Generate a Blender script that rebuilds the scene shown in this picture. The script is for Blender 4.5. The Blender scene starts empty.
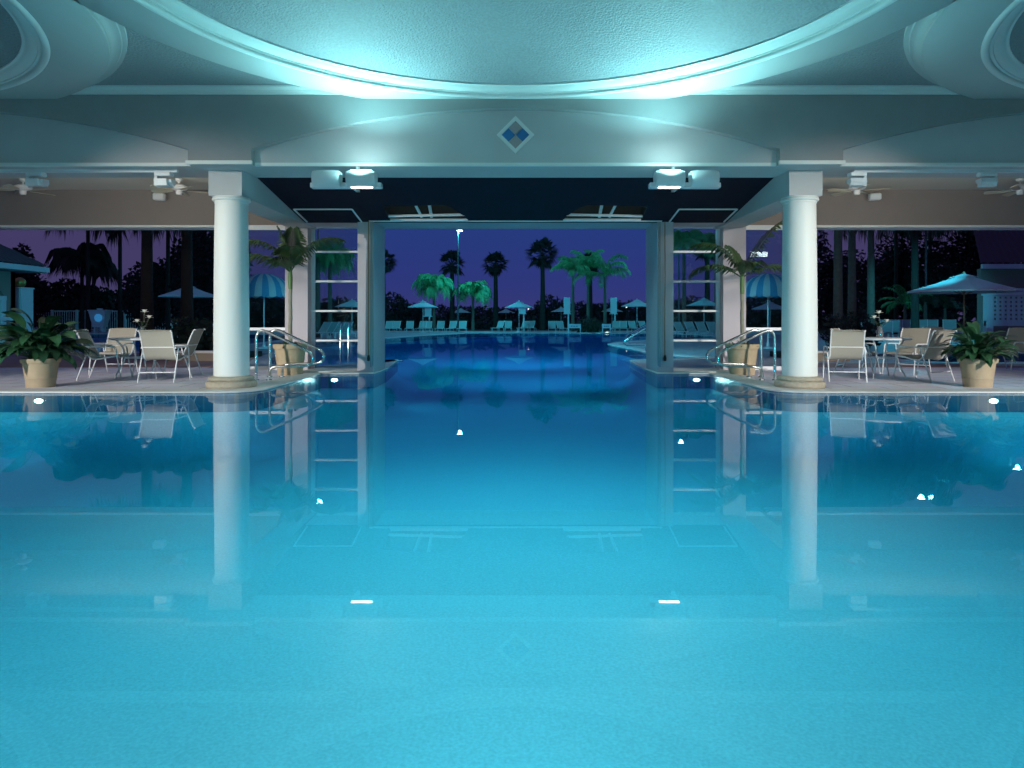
import bpy, bmesh, math, random
from mathutils import Vector, Matrix, Euler
from mathutils.geometry import delaunay_2d_cdt
R_ = math.radians
PI = math.pi
rnd = random.Random(7)
sc = bpy.context.scene
COL = sc.collection

# ------------------------------------------------------------------ helpers
def srgb(r, g, b):
    def f(c):
        c /= 255.0
        return c / 12.92 if c <= 0.04045 else ((c + 0.055) / 1.055) ** 2.4
    return (f(r), f(g), f(b), 1.0)

def mat(name, base, rough=0.6, metal=0.0, noise=None, bump=None, spec=0.5):
    """noise = (scale, dark factor), bump = (scale, strength)"""
    m = bpy.data.materials.new(name); m.use_nodes = True
    nt = m.node_tree; p = nt.nodes['Principled BSDF']
    p.inputs['Base Color'].default_value = base
    p.inputs['Roughness'].default_value = rough
    p.inputs['Metallic'].default_value = metal
    p.inputs['Specular IOR Level'].default_value = spec
    tc = nt.nodes.new('ShaderNodeTexCoord')
    if noise:
        n = nt.nodes.new('ShaderNodeTexNoise'); n.inputs['Scale'].default_value = noise[0]
        n.inputs['Detail'].default_value = 5
        nt.links.new(tc.outputs['Object'], n.inputs['Vector'])
        mx = nt.nodes.new('ShaderNodeMix'); mx.data_type = 'RGBA'
        mx.inputs['A'].default_value = tuple(c * noise[1] for c in base[:3]) + (1,)
        mx.inputs['B'].default_value = base
        nt.links.new(n.outputs['Fac'], mx.inputs['Factor'])
        nt.links.new(mx.outputs['Result'], p.inputs['Base Color'])
    if bump:
        n = nt.nodes.new('ShaderNodeTexNoise'); n.inputs['Scale'].default_value = bump[0]
        n.inputs['Detail'].default_value = 3
        nt.links.new(tc.outputs['Object'], n.inputs['Vector'])
        b = nt.nodes.new('ShaderNodeBump'); b.inputs['Strength'].default_value = bump[1]
        b.inputs['Distance'].default_value = 0.02
        nt.links.new(n.outputs['Fac'], b.inputs['Height'])
        nt.links.new(b.outputs['Normal'], p.inputs['Normal'])
    return m

def emit_mat(name, color, strength):
    m = bpy.data.materials.new(name); m.use_nodes = True
    p = m.node_tree.nodes['Principled BSDF']
    p.inputs['Base Color'].default_value = color
    p.inputs['Emission Color'].default_value = color
    p.inputs['Emission Strength'].default_value = strength
    return m

class MB:
    def __init__(s): s.v = []; s.f = []; s.mi = []
    def add(s, vs, fs, mi=0):
        o = len(s.v); s.v += [tuple(x) for x in vs]
        s.f += [tuple(i + o for i in f) for f in fs]; s.mi += [mi] * len(fs)
        return s
    def box(s, x0, x1, y0, y1, z0, z1, mi=0, M=None):
        vs = [Vector((x, y, z)) for z in (z0, z1) for y in (y0, y1) for x in (x0, x1)]
        if M is not None: vs = [M @ v for v in vs]
        return s.add(vs, [(0, 2, 3, 1), (4, 5, 7, 6), (0, 1, 5, 4), (2, 6, 7, 3), (0, 4, 6, 2), (1, 3, 7, 5)], mi)
    def rbox(s, x0, x1, y0, y1, z0, z1, b=0.01, M=None, mi=0):
        """box with chamfered vertical edges and top"""
        pts = [(x0 + b, y0), (x1 - b, y0), (x1, y0 + b), (x1, y1 - b), (x1 - b, y1), (x0 + b, y1), (x0, y1 - b), (x0, y0 + b)]
        cx, cy = (x0 + x1) / 2, (y0 + y1) / 2
        def ring(z, k): return [Vector((cx + (x - cx) * (1 - k * 2 * b / (x1 - x0)), cy + (y - cy) * (1 - k * 2 * b / (y1 - y0)), z)) for x, y in pts]
        vs = ring(z0, 1) + ring(z0 + b, 0) + ring(z1 - b, 0) + ring(z1, 1)
        if M is not None: vs = [M @ v for v in vs]
        fs = [tuple(range(7, -1, -1)), tuple(range(24, 32))]
        for k in range(3):
            for i in range(8):
                j = (i + 1) % 8
                fs.append((k * 8 + i, k * 8 + j, k * 8 + 8 + j, k * 8 + 8 + i))
        return s.add(vs, fs, mi)
    def tube(s, pts, r, n=8, cap=True, mi=0):
        pts = [Vector(p) for p in pts]
        rs = r if isinstance(r, (list, tuple)) else [r] * len(pts)
        vs = []; fs = []; up = None
        for i, p in enumerate(pts):
            a = pts[max(i - 1, 0)]; b = pts[min(i + 1, len(pts) - 1)]
            d = (b - a).normalized()
            if up is None:
                up = Vector((0, 0, 1)) if abs(d.z) < 0.9 else Vector((1, 0, 0))
            sx = d.cross(up)
            if sx.length < 1e-6: sx = d.cross(Vector((0, 1, 0.3)))
            sx.normalize(); up = sx.cross(d).normalized()
            for k in range(n):
                t = 2 * PI * k / n
                vs.append(p + rs[i] * (math.cos(t) * sx + math.sin(t) * up))
        for i in range(len(pts) - 1):
            for k in range(n):
                k2 = (k + 1) % n
                fs.append((i * n + k, i * n + k2, i * n + n + k2, i * n + n + k))
        if cap:
            fs.append(tuple(range(n - 1, -1, -1))); fs.append(tuple(range((len(pts) - 1) * n, len(pts) * n)))
        return s.add(vs, fs, mi)
    def lathe(s, prof, c=(0, 0, 0), n=32, close=False, mi=0, a0=0.0, a1=2 * PI):
        """prof = [(r, z)...]"""
        full = abs(a1 - a0 - 2 * PI) < 1e-6
        m = n if full else n + 1
        vs = []; fs = []
        for r, z in prof:
            for k in range(m):
                t = a0 + (a1 - a0) * k / n
                vs.append((c[0] + r * math.cos(t), c[1] + r * math.sin(t), c[2] + z))
        for i in range(len(prof) - 1):
            for k in range(n):
                k2 = (k + 1) % m
                fs.append((i * m + k, i * m + k2, (i + 1) * m + k2, (i + 1) * m + k))
        if close:
            fs.append(tuple(range(m - 1, -1, -1))); fs.append(tuple(range((len(prof) - 1) * m, len(prof) * m)))
        return s.add(vs, fs, mi)
    def ball(s, c, r, n=12, m=8, sz=1.0, mi=0):
        prof = [(max(r * math.sin(PI * i / m), 1e-4), -r * sz * math.cos(PI * i / m)) for i in range(m + 1)]
        return s.lathe(prof, c, n, mi=mi)
    def prism(s, poly, a, b, axis='y', mi=0):
        """poly of 2-D points extruded between a and b; axis y -> poly is (x,z); axis x -> (y,z); axis z -> (x,y)"""
        n = len(poly)
        def P(p, t): return {'y': (p[0], t, p[1]), 'x': (t, p[0], p[1]), 'z': (p[0], p[1], t)}[axis]
        vs = [P(p, a) for p in poly] + [P(p, b) for p in poly]
        fs = [tuple(range(n)), tuple(range(2 * n - 1, n - 1, -1))]
        for i in range(n):
            j = (i + 1) % n
            fs.append((i, j, n + j, n + i))
        return s.add(vs, fs, mi)
    def build(s, name, m, parent=None, loc=None, smooth=35, fix=True):
        me = bpy.data.meshes.new(name)
        me.from_pydata(s.v, [], s.f)
        for mm in (m if isinstance(m, (list, tuple)) else [m]): me.materials.append(mm)
        me.polygons.foreach_set('material_index', s.mi)
        if fix and len(s.f) < 60000:
            bm = bmesh.new(); bm.from_mesh(me)
            bmesh.ops.recalc_face_normals(bm, faces=bm.faces[:]); bm.to_mesh(me); bm.free()
        if smooth:
            me.polygons.foreach_set('use_smooth', [True] * len(me.polygons))
            me.set_sharp_from_angle(angle=R_(smooth))
        me.update()
        o = bpy.data.objects.new(name, me); COL.objects.link(o)
        if parent is not None: o.parent = parent
        if loc is not None: o.location = loc
        return o

def tag(o, label=None, cat=None, group=None, kind=None):
    if label: o['label'] = label
    if cat: o['category'] = cat
    if group: o['group'] = group
    if kind: o['kind'] = kind
    return o

def thing(name, label, cat, loc=(0, 0, 0), rz=0.0, group=None, scale=1.0):
    o = bpy.data.objects.new(name, None); COL.objects.link(o)
    o.empty_display_size = 0.1
    o.location = loc; o.rotation_euler = (0, 0, rz); o.scale = (scale,) * 3
    return tag(o, label, cat, group)

def dup(root, label, loc, rz=0.0, group=None, scale=1.0):
    r = root.copy(); COL.objects.link(r)
    r.location = loc; r.rotation_euler = (0, 0, rz); r.scale = (scale,) * 3
    r['label'] = label
    if group: r['group'] = group
    for ch in list(root.children):
        c = ch.copy(); COL.objects.link(c); c.parent = r
        for g in list(ch.children):
            d = g.copy(); COL.objects.link(d); d.parent = c
    return r

def struct(o, label=None, cat=None, group=None):
    return tag(o, label, cat, group, 'structure')

FPX = 710.0; VX = 515.5; VY = 319.0; EYE = 1.09
def G(x, y):
    """ground point seen at pixel"""
    F = (y - VY) / EYE
    return ((x - VX) / F, FPX / F)
def atF(x, F): return ((x - VX) / F, FPX / F)

# ------------------------------------------------------------------ materials
M = {}
M['plaster'] = mat('plaster', (0.47, 0.475, 0.475, 1), 0.75, bump=(60, 0.08))
M['plaster_dark'] = mat('plaster_dark', (0.34, 0.335, 0.34, 1), 0.8, noise=(3, 0.85), bump=(60, 0.1))
M['plaster_mid'] = mat('plaster_mid', (0.53, 0.53, 0.54, 1), 0.8, noise=(3, 0.9), bump=(60, 0.1))
M['fascia'] = mat('fascia', (0.30, 0.25, 0.235, 1), 0.8, noise=(2, 0.85))
M['trim'] = mat('trim', (0.78, 0.80, 0.78, 1), 0.5)
M['stucco'] = mat('stucco', (0.36, 0.38, 0.40, 1), 0.6, noise=(28, 0.62), bump=(34, 1.0))
M['cream'] = mat('cream', (0.62, 0.60, 0.52, 1), 0.7, noise=(2, 0.92))
M['column'] = mat('column', (0.86, 0.87, 0.84, 1), 0.55, noise=(2, 0.96), bump=(40, 0.08))
M['stone'] = mat('stone', (0.60, 0.52, 0.40, 1), 0.85, noise=(16, 0.55), bump=(26, 0.9))
M['pier'] = mat('pier', (0.50, 0.46, 0.50, 1), 0.8, noise=(4, 0.9), bump=(80, 0.15))
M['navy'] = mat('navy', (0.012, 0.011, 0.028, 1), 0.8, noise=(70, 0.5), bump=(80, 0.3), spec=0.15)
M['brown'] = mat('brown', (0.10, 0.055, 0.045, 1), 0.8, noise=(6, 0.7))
M['white'] = mat('white', (0.80, 0.81, 0.82, 1), 0.4)
M['white_alu'] = mat('white_alu', (0.74, 0.76, 0.78, 1), 0.35)
M['steel'] = mat('steel', (0.72, 0.72, 0.70, 1), 0.18, 1.0)
M['track'] = mat('track', (0.30, 0.31, 0.32, 1), 0.4, 0.7)
M['rope'] = mat('rope', (0.30, 0.19, 0.11, 1), 0.8)
M['black'] = mat('black', (0.02, 0.02, 0.02, 1), 0.6)
M['terracotta'] = mat('terracotta', (0.50, 0.39, 0.25, 1), 0.8, noise=(7, 0.75), bump=(30, 0.15))
M['soil'] = mat('soil', (0.03, 0.022, 0.016, 1), 0.95, bump=(40, 0.8))
M['leaf'] = mat('leaf', (0.035, 0.115, 0.05, 1), 0.32, noise=(9, 0.55))
M['palm_leaf'] = mat('palm_leaf', (0.045, 0.095, 0.035, 1), 0.40, noise=(5, 0.6))
M['palm_trunk'] = mat('palm_trunk', (0.34, 0.32, 0.24, 1), 0.8, noise=(12, 0.6))
M['crownshaft'] = mat('crownshaft', (0.11, 0.20, 0.06, 1), 0.5)
M['sling'] = mat('sling', (0.37, 0.345, 0.285, 1), 0.7, noise=(60, 0.85))
M['chair_frame'] = mat('chair_frame', (0.72, 0.74, 0.74, 1), 0.35)
M['fan_blade'] = mat('fan_blade', (0.50, 0.47, 0.36, 1), 0.5)
M['petal'] = mat('petal', (0.88, 0.88, 0.80, 1), 0.5)
M['blue_tile'] = mat('blue_tile', srgb(38, 105, 160), 0.35)
M['grey_tile'] = mat('grey_tile', srgb(165, 152, 152), 0.45)
M['umb_cloth'] = mat('umb_cloth', (0.52, 0.55, 0.55, 1), 0.8)
M['umb_blue'] = mat('umb_blue', (0.07, 0.26, 0.42, 1), 0.8)
M['wood_pole'] = mat('wood_pole', (0.36, 0.20, 0.10, 1), 0.6, noise=(20, 0.7))
M['teal_sling'] = mat('teal_sling', (0.30, 0.38, 0.36, 1), 0.75)
M['unlit_leaf'] = mat('unlit_leaf', (0.020, 0.010, 0.010, 1), 0.8)  # near black: unlit silhouette tone put into the leaf colour
M['dim_leaf'] = mat('dim_leaf', (0.035, 0.05, 0.028, 1), 0.7, noise=(2, 0.5))  # dimmer copy of the leaf, weak light put into its colour
M['lit_leaf'] = mat('lit_leaf', (0.10, 0.34, 0.12, 1), 0.55, noise=(3, 0.6))  # brighter copy of the leaf for the lamplit palms
M['unlit_bark'] = mat('unlit_bark', (0.030, 0.020, 0.016, 1), 0.9, noise=(8, 0.5))  # shaded copy of the bark for trunks in silhouette
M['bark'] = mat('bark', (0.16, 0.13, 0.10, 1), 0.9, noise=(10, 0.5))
M['roof_tile'] = mat('roof_tile', (0.085, 0.055, 0.065, 1), 0.85)
M['house'] = mat('house', (0.22, 0.19, 0.16, 1), 0.85)
M['house_white'] = mat('house_white', (0.55, 0.60, 0.62, 1), 0.7)
M['brass'] = mat('brass', (0.45, 0.36, 0.10, 1), 0.3, 0.9)
M['lawn'] = mat('lawn', (0.02, 0.024, 0.014, 1), 0.95, noise=(1.5, 0.6))
M['lamp_white'] = emit_mat('lamp_white', (0.85, 1.0, 0.97, 1), 14)
M['pool_lens'] = emit_mat('pool_lens', (0.9, 1.0, 0.92, 1), 9)
M['pole_lens'] = emit_mat('pole_lens', (0.75, 1.0, 1.0, 1), 30)
M['globe'] = emit_mat('globe', (1.0, 0.92, 0.75, 1), 1.6)
M['spill_blue'] = emit_mat('spill_blue', (0.05, 0.32, 0.65, 1), 0.45)  # emission standing in for blue lamp spill on the box
M['pole_paint'] = mat('pole_paint', (0.10, 0.11, 0.12, 1), 0.5)

def paving(name, c1, c2, mortar, sx, sy, rough=0.5, off=0.5):
    m = bpy.data.materials.new(name); m.use_nodes = True
    nt = m.node_tree; p = nt.nodes['Principled BSDF']; p.inputs['Roughness'].default_value = rough
    tc = nt.nodes.new('ShaderNodeTexCoord')
    b = nt.nodes.new('ShaderNodeTexBrick'); b.offset = off
    b.inputs['Color1'].default_value = c1; b.inputs['Color2'].default_value = c2; b.inputs['Mortar'].default_value = mortar
    b.inputs['Scale'].default_value = 1.0; b.inputs['Mortar Size'].default_value = 0.012
    b.inputs['Brick Width'].default_value = sx; b.inputs['Row Height'].default_value = sy
    nt.links.new(tc.outputs['Object'], b.inputs['Vector'])
    n = nt.nodes.new('ShaderNodeTexNoise'); n.inputs['Scale'].default_value = 2.5; n.inputs['Detail'].default_value = 6
    nt.links.new(tc.outputs['Object'], n.inputs['Vector'])
    mx = nt.nodes.new('ShaderNodeMix'); mx.data_type = 'RGBA'; mx.blend_type = 'MULTIPLY'
    mx.inputs['Factor'].default_value = 0.3
    nt.links.new(b.outputs['Color'], mx.inputs['A']); nt.links.new(n.outputs['Color'], mx.inputs['B'])
    hs = nt.nodes.new('ShaderNodeHueSaturation'); hs.inputs['Saturation'].default_value = 0.9; hs.inputs['Value'].default_value = 1.55
    nt.links.new(mx.outputs['Result'], hs.inputs['Color']); nt.links.new(hs.outputs['Color'], p.inputs['Base Color'])
    return m
M['deck'] = paving('deck', (0.60, 0.58, 0.66, 1), (0.53, 0.51, 0.59, 1), (0.24, 0.22, 0.24, 1), 0.9, 0.6)
M['pavers'] = paving('pavers', (0.30, 0.17, 0.13, 1), (0.24, 0.14, 0.12, 1), (0.16, 0.12, 0.11, 1), 0.3, 0.15, 0.7)
M['terrace'] = paving('terrace', (0.36, 0.34, 0.33, 1), (0.32, 0.30, 0.30, 1), (0.22, 0.20, 0.20, 1), 1.2, 0.8, 0.6)
M['kerb_block'] = paving('kerb_block', (0.50, 0.40, 0.28, 1), (0.44, 0.35, 0.25, 1), (0.2, 0.16, 0.12, 1), 0.35, 0.2, 0.8)
M['coping'] = mat('coping', (0.72, 0.70, 0.66, 1), 0.6, noise=(5, 0.85))
M['grate'] = mat('grate', (0.66, 0.66, 0.60, 1), 0.6)
M['pool_plaster'] = mat('pool_plaster', (0.70, 0.84, 0.86, 1), 0.8, noise=(55, 0.55))

M['waterline_dark'] = paving('waterline_dark', (0.02, 0.12, 0.20, 1), (0.02, 0.10, 0.17, 1), (0.10, 0.16, 0.18, 1), 0.15, 0.15, 0.3, 0.0)  # dark band added so the lit pool wall stays dark at the waterline
def water_mat():
    m = bpy.data.materials.new('water'); m.use_nodes = True
    nt = m.node_tree; nt.nodes.clear()
    out = nt.nodes.new('ShaderNodeOutputMaterial')
    fr = nt.nodes.new('ShaderNodeFresnel'); fr.inputs['IOR'].default_value = 1.36
    gl = nt.nodes.new('ShaderNodeBsdfGlossy'); gl.inputs['Roughness'].default_value = 0.0
    gl.inputs['Color'].default_value = (1, 1, 1, 1)
    tr = nt.nodes.new('ShaderNodeBsdfTransparent')
    mx = nt.nodes.new('ShaderNodeMixShader')
    mn = nt.nodes.new('ShaderNodeMath'); mn.operation = 'MINIMUM'; mn.inputs[1].default_value = 0.31
    nt.links.new(fr.outputs[0], mn.inputs[0])
    nt.links.new(mn.outputs[0], mx.inputs[0]); nt.links.new(tr.outputs[0], mx.inputs[1]); nt.links.new(gl.outputs[0], mx.inputs[2])
    va = nt.nodes.new('ShaderNodeVolumeAbsorption')
    va.inputs['Color'].default_value = (0.14, 0.865, 0.955, 1); va.inputs['Density'].default_value = 0.85
    nt.links.new(mx.outputs[0], out.inputs['Surface']); nt.links.new(va.outputs[0], out.inputs['Volume'])
    return m
M['water'] = water_mat()

def glass_mat():
    m = bpy.data.materials.new('window_glass'); m.use_nodes = True
    nt = m.node_tree; nt.nodes.clear()
    out = nt.nodes.new('ShaderNodeOutputMaterial')
    fr = nt.nodes.new('ShaderNodeFresnel'); fr.inputs['IOR'].default_value = 1.5
    gl = nt.nodes.new('ShaderNodeBsdfGlossy'); gl.inputs['Roughness'].default_value = 0.0
    tr = nt.nodes.new('ShaderNodeBsdfTransparent'); tr.inputs['Color'].default_value = (0.80, 0.88, 0.90, 1)
    mx = nt.nodes.new('ShaderNodeMixShader')
    nt.links.new(fr.outputs[0], mx.inputs[0]); nt.links.new(tr.outputs[0], mx.inputs[1]); nt.links.new(gl.outputs[0], mx.inputs[2])
    nt.links.new(mx.outputs[0], out.inputs['Surface'])
    return m
M['glass'] = glass_mat()

# ------------------------------------------------------------------ world: dusk sky
w = bpy.data.worlds.new('dusk'); sc.world = w; w.use_nodes = True
nt = w.node_tree; bg = nt.nodes['Background']
tc = nt.nodes.new('ShaderNodeTexCoord'); sep = nt.nodes.new('ShaderNodeSeparateXYZ')
nt.links.new(tc.outputs['Generated'], sep.inputs[0])
ramp = nt.nodes.new('ShaderNodeValToRGB')
ramp.color_ramp.elements[0].position = 0.0; ramp.color_ramp.elements[0].color = srgb(56, 58, 116)
ramp.color_ramp.elements[1].position = 0.35; ramp.color_ramp.elements[1].color = srgb(34, 52, 116)
e = ramp.color_ramp.elements.new(0.05); e.color = srgb(45, 55, 122)
e = ramp.color_ramp.elements.new(0.12); e.color = srgb(38, 58, 124)
ab = nt.nodes.new('ShaderNodeMath'); ab.operation = 'ABSOLUTE'
mr = nt.nodes.new('ShaderNodeMapRange'); mr.inputs['From Min'].default_value = 0.18; mr.inputs['From Max'].default_value = 0.42
nt.links.new(sep.outputs['X'], ab.inputs[0]); nt.links.new(ab.outputs[0], mr.inputs['Value'])
mx = nt.nodes.new('ShaderNodeMix'); mx.data_type = 'RGBA'
mx.inputs['B'].default_value = srgb(66, 59, 100)
nt.links.new(mr.outputs['Result'], mx.inputs['Factor'])
nt.links.new(sep.outputs['Z'], ramp.inputs[0]); nt.links.new(ramp.outputs[0], mx.inputs['A'])
nt.links.new(mx.outputs['Result'], bg.inputs['Color'])
bg.inputs['Strength'].default_value = 1.0

# ------------------------------------------------------------------ camera
cam = bpy.data.cameras.new('camera'); co = bpy.data.objects.new('camera', cam); COL.objects.link(co)
co.location = (0, 0, EYE); co.rotation_euler = (PI / 2, 0, 0)
cam.sensor_width = 36; cam.lens = 36 * FPX / 1024
cam.shift_x = -(VX - 512) / 1024; cam.shift_y = -(384 - VY) / 1024
cam.clip_end = 500; cam.clip_start = 0.05
sc.camera = co
sc.view_settings.view_transform = 'Standard'; sc.view_settings.look = 'None'
sc.view_settings.gamma = 1; sc.view_settings.exposure = 0.0; sc.view_settings.use_curve_mapping = False
sc.cycles.use_denoising = True
sc.cycles.max_bounces = 10; sc.cycles.transparent_max_bounces = 16
sc.cycles.sample_clamp_indirect = 4.0
sc.cycles.blur_glossy = 0.5

# ------------------------------------------------------------------ polygons / ground
def arc(cx, cy, r, a0, a1, n=8):
    return [(cx + r * math.cos(R_(a0 + (a1 - a0) * i / n)), cy + r * math.sin(R_(a0 + (a1 - a0) * i / n))) for i in range(n + 1)]

def inside(p, poly):
    x, y = p; c = False; n = len(poly); j = n - 1
    for i in range(n):
        xi, yi = poly[i]; xj, yj = poly[j]
        if (yi > y) != (yj > y) and x < (xj - xi) * (y - yi) / (yj - yi) + xi: c = not c
        j = i
    return c

def area2(poly): return sum(poly[i - 1][0] * poly[i][1] - poly[i][0] * poly[i - 1][1] for i in range(len(poly)))

def fill(outer, holes, z, extra=()):
    pts = []; edges = []
    for poly in [outer] + holes:
        o = len(pts); pts += [Vector(p) for p in poly]
        edges += [(o + i, o + (i + 1) % len(poly)) for i in range(len(poly))]
    pts += [Vector(p) for p in extra]
    vs, es, fs, *_ = delaunay_2d_cdt(pts, edges, [], 0, 1e-5)
    keep = []
    for f in fs:
        c = sum((vs[i] for i in f), Vector((0, 0))) / len(f)
        if inside(c, outer) and not any(inside(c, h) for h in holes): keep.append(tuple(f))
    return [(v.x, v.y, z) for v in vs], keep

def offset(poly, d):
    """move a closed polygon outward (d > 0)"""
    s = 1 if area2(poly) > 0 else -1
    n = len(poly); out = []
    for i in range(n):
        a, b, c = Vector(poly[i - 1]), Vector(poly[i]), Vector(poly[(i + 1) % n])
        e1 = (b - a).normalized(); e2 = (c - b).normalized()
        n1 = Vector((e1.y, -e1.x)) * s; n2 = Vector((e2.y, -e2.x)) * s
        m = (n1 + n2); m = m.normalized() if m.length > 1e-6 else n1
        k = d / max(m.dot(n1), 0.5)
        out.append(tuple(b + m * k))
    return out

JX = 2.87                     # half width of the door opening
pool_half = [(12.9, 0.4), (12.9, 10.6), (4.45, 10.6)]
pool_half += arc(4.42, 11.12, 0.52, 270, 180, 7)
pool_half += [(3.9, 14.22), (JX - 0.02, 14.22), (JX - 0.02, 15.62)]
right_out = [(3.05, 18.8), (3.35, 19.05), (3.6, 19.2), (4.6, 19.6), (5.4, 20.1), (4.9, 20.9), (4.45, 21.8), (4.25, 24), (4.1, 27.5), (3.95, 30.3),
             (4.05, 31.2), (4.4, 32.2), (5.2, 34.2), (7.0, 36.8), (10, 39), (12.5, 43), (12.5, 49), (10.5, 54), (8.2, 55.5)]
left_out = [(3.05, 18.8), (3.3, 19.0), (3.6, 18.0), (4.4, 16.4), (5.8, 16.6), (6.8, 19.5), (7.6, 24), (8.6, 29), (9.6, 33.5), (9.4, 35.8), (8.8, 36.2), (7.5, 40.7), (6.6, 44.0), (5.6, 48.5), (4.4, 52), (3.4, 55.5)]
POOL = [(-x, y) for x, y in pool_half] + [(-x, y) for x, y in left_out] + right_out[::-1] + pool_half[::-1]
# soften the lagoon outline
ARM_L = [(-11.6, 24.2), (-12.4, 23.4), (-16, 23.2), (-26, 23.5), (-34, 26), (-34, 52), (-24, 55), (-15, 48), (-12.2, 38), (-11.4, 29)]
ARM_R = [(10.4, 18.2), (11.2, 17.6), (20, 17.8), (24, 18.5), (24, 22.5), (18, 23.2), (11.5, 22.6), (10.4, 21.6)]

def smooth_poly(poly, keep):
    out = []
    n = len(poly)
    for i in range(n):
        p, q = Vector(poly[i]), Vector(poly[(i + 1) % n])
        if keep(p) or keep(q):
            if not out or (Vector(out[-1]) - p).length > 1e-4: out.append(tuple(p))
            continue
        out += [tuple(p * 0.75 + q * 0.25), tuple(p * 0.25 + q * 0.75)]
    return out
POOL = smooth_poly(smooth_poly(POOL, lambda p: p.y < 16.0), lambda p: p.y < 16.0)
ARM_L = smooth_poly(smooth_poly(ARM_L, lambda p: False), lambda p: False)
ARM_R = smooth_poly(smooth_poly(ARM_R, lambda p: False), lambda p: False)

WZ = -0.022; DEPTH = 0.95
def basin(poly, name, wname, label_b, label_w):
    b = MB()
    n = len(poly)
    dp = lambda y: DEPTH + (0.5 - DEPTH) * min(max((y - 11.0) / 11.0, 0.0), 1.0)      # the outdoor part is shallow
    prof = [(0.0, 0.0), (0.0, 0.3)] + [(0.60 * (1 - math.cos(R_(a))), math.sin(R_(a))) for a in (15, 30, 45, 60, 75, 90)]
    rings = []
    for k, (o_, z_) in enumerate(prof):
        pl = offset(poly, -o_) if o_ else poly
        rings.append((pl, [0.0 if k == 0 else -0.3 if k == 1 else -0.3 - (dp(q[1]) - 0.3) * z_ for q in poly]))
    vs = [(p[0], p[1], z) for pl, zz_ in rings for p, z in zip(pl, zz_)]
    b.add(vs, [(k * n + i, k * n + (i + 1) % n, (k + 1) * n + (i + 1) % n, (k + 1) * n + i) for k in range(len(rings) - 1) for i in range(n)])
    inner = rings[-1][0]; zb_ = {(round(p[0], 3), round(p[1], 3)): z for p, z in zip(*rings[-1])}
    near = lambda p: min(abs(p[0] - q[0]) + abs(p[1] - q[1]) for q in inner)
    grid = [(i * 0.9 + .013, 9.5 + k * 0.75 + .007) for i in range(-9, 10) for k in range(20)] if len(poly) > 150 else []
    grid = [p for p in grid if inside(p, inner) and near(p) > .35]
    fv, ff = fill(inner, [], -DEPTH, grid)
    b.add([(x, y, zb_.get((round(x, 3), round(y, 3)), -dp(y))) for x, y, _ in fv], ff)
    bo = b.build(name, M['pool_plaster'], smooth=80, fix=False); struct(bo, label_b, 'pool')
    tb = MB(); pi_ = offset(poly, -0.012)
    tb.add([(x, y, 0.0) for x, y in pi_] + [(x, y, -0.30) for x, y in pi_], [(i, (i + 1) % n, n + (i + 1) % n, n + i) for i in range(n)])
    tb.build('waterline_band', M['waterline_dark'], bo, smooth=0, fix=False)
    p2 = offset(poly, 0.04)
    wv, wf = fill(p2, [], WZ); wb = MB(); wb.add(wv, wf)
    lv, lf = fill(p2, [], -DEPTH - 0.1); wb.add(lv, [tuple(reversed(f)) for f in lf])
    n = len(p2)
    wb.add([(x, y, WZ) for x, y in p2] + [(x, y, -DEPTH - 0.1) for x, y in p2], [(i, (i + 1) % n, n + (i + 1) % n, n + i) for i in range(n)])
    o = wb.build(wname, M['water'], smooth=0, fix=False)
    bm = bmesh.new(); bm.from_mesh(o.data); bmesh.ops.remove_doubles(bm, verts=bm.verts[:], dist=1e-4)
    bmesh.ops.recalc_face_normals(bm, faces=bm.faces[:]); bm.to_mesh(o.data); bm.free()
    struct(o, label_w, 'water')
    # coping band round the edge
    inn = offset(poly, -0.02); outp = offset(poly, 0.42)
    c = MB(); n = len(poly)
    rings = [(inn, -0.015), (inn, 0.005), (offset(poly, -0.012), 0.010), (outp, 0.010), (outp, -0.002)]
    vs = [(x, y, z) for pl, z in rings for x, y in pl]
    fs = []
    for k in range(len(rings) - 1):
        for i in range(n):
            j = (i + 1) % n
            if poly[i][1] == 14.22 and poly[j][1] > 15 or poly[j][1] == 14.22 and poly[i][1] > 15: continue
            fs.append((k * n + i, k * n + j, (k + 1) * n + j, (k + 1) * n + i))
    c.add(vs, fs)
    return struct(c.build('pool_coping', M['coping'], smooth=0, fix=False), 'pale stone coping round the %s' % label_w.split(' of ')[-1], 'coping')
basin(POOL, 'pool_basin', 'water', 'blue plastered basin of the large indoor and outdoor pool', 'still blue water of the large pool')
basin(ARM_L, 'pool_basin', 'water', 'blue basin of the side pool behind the left table', 'dim blue water of the side pool beyond the left table')
basin(ARM_R, 'pool_basin', 'water', 'blue basin of the side pool behind the right table', 'dim blue water of the side pool beyond the right table')

fl = MB(); v, f = fill([(-14, -2.4), (14, -2.4), (14, 15.9), (-14, 15.9)], [POOL], 0.0); fl.add(v, f)
struct(fl.build('floor', M['deck'], smooth=0, fix=False), 'lavender grey stone paving round the indoor pool', 'floor')
fl = MB(); v, f = fill([(-60, 15.9), (60, 15.9), (60, 66), (-60, 66)], [POOL, ARM_L, ARM_R], 0.0); fl.add(v, f)
struct(fl.build('ground_terrace', M['terrace'], smooth=0, fix=False), 'stone terrace round the outdoor pool', 'terrace')
fl = MB().add([(-160, 66, -0.02), (160, 66, -0.02), (160, 220, -0.02), (-160, 220, -0.02)], [(0, 1, 2, 3)])
struct(fl.build('ground_lawn', M['lawn'], smooth=0), 'dark ground behind the outdoor pool', 'ground')
for s, side in ((-1, 'left'), (1, 'right')):
    pv = MB().box(*sorted((s * 6.7, s * 24)), 15.95, 17.4 if s > 0 else 22.6, -0.03, 0.006)
    struct(pv.build('floor_paver_band', M['pavers'], smooth=0), 'red brick paver band outside the %s open bay' % side, 'paving')

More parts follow.
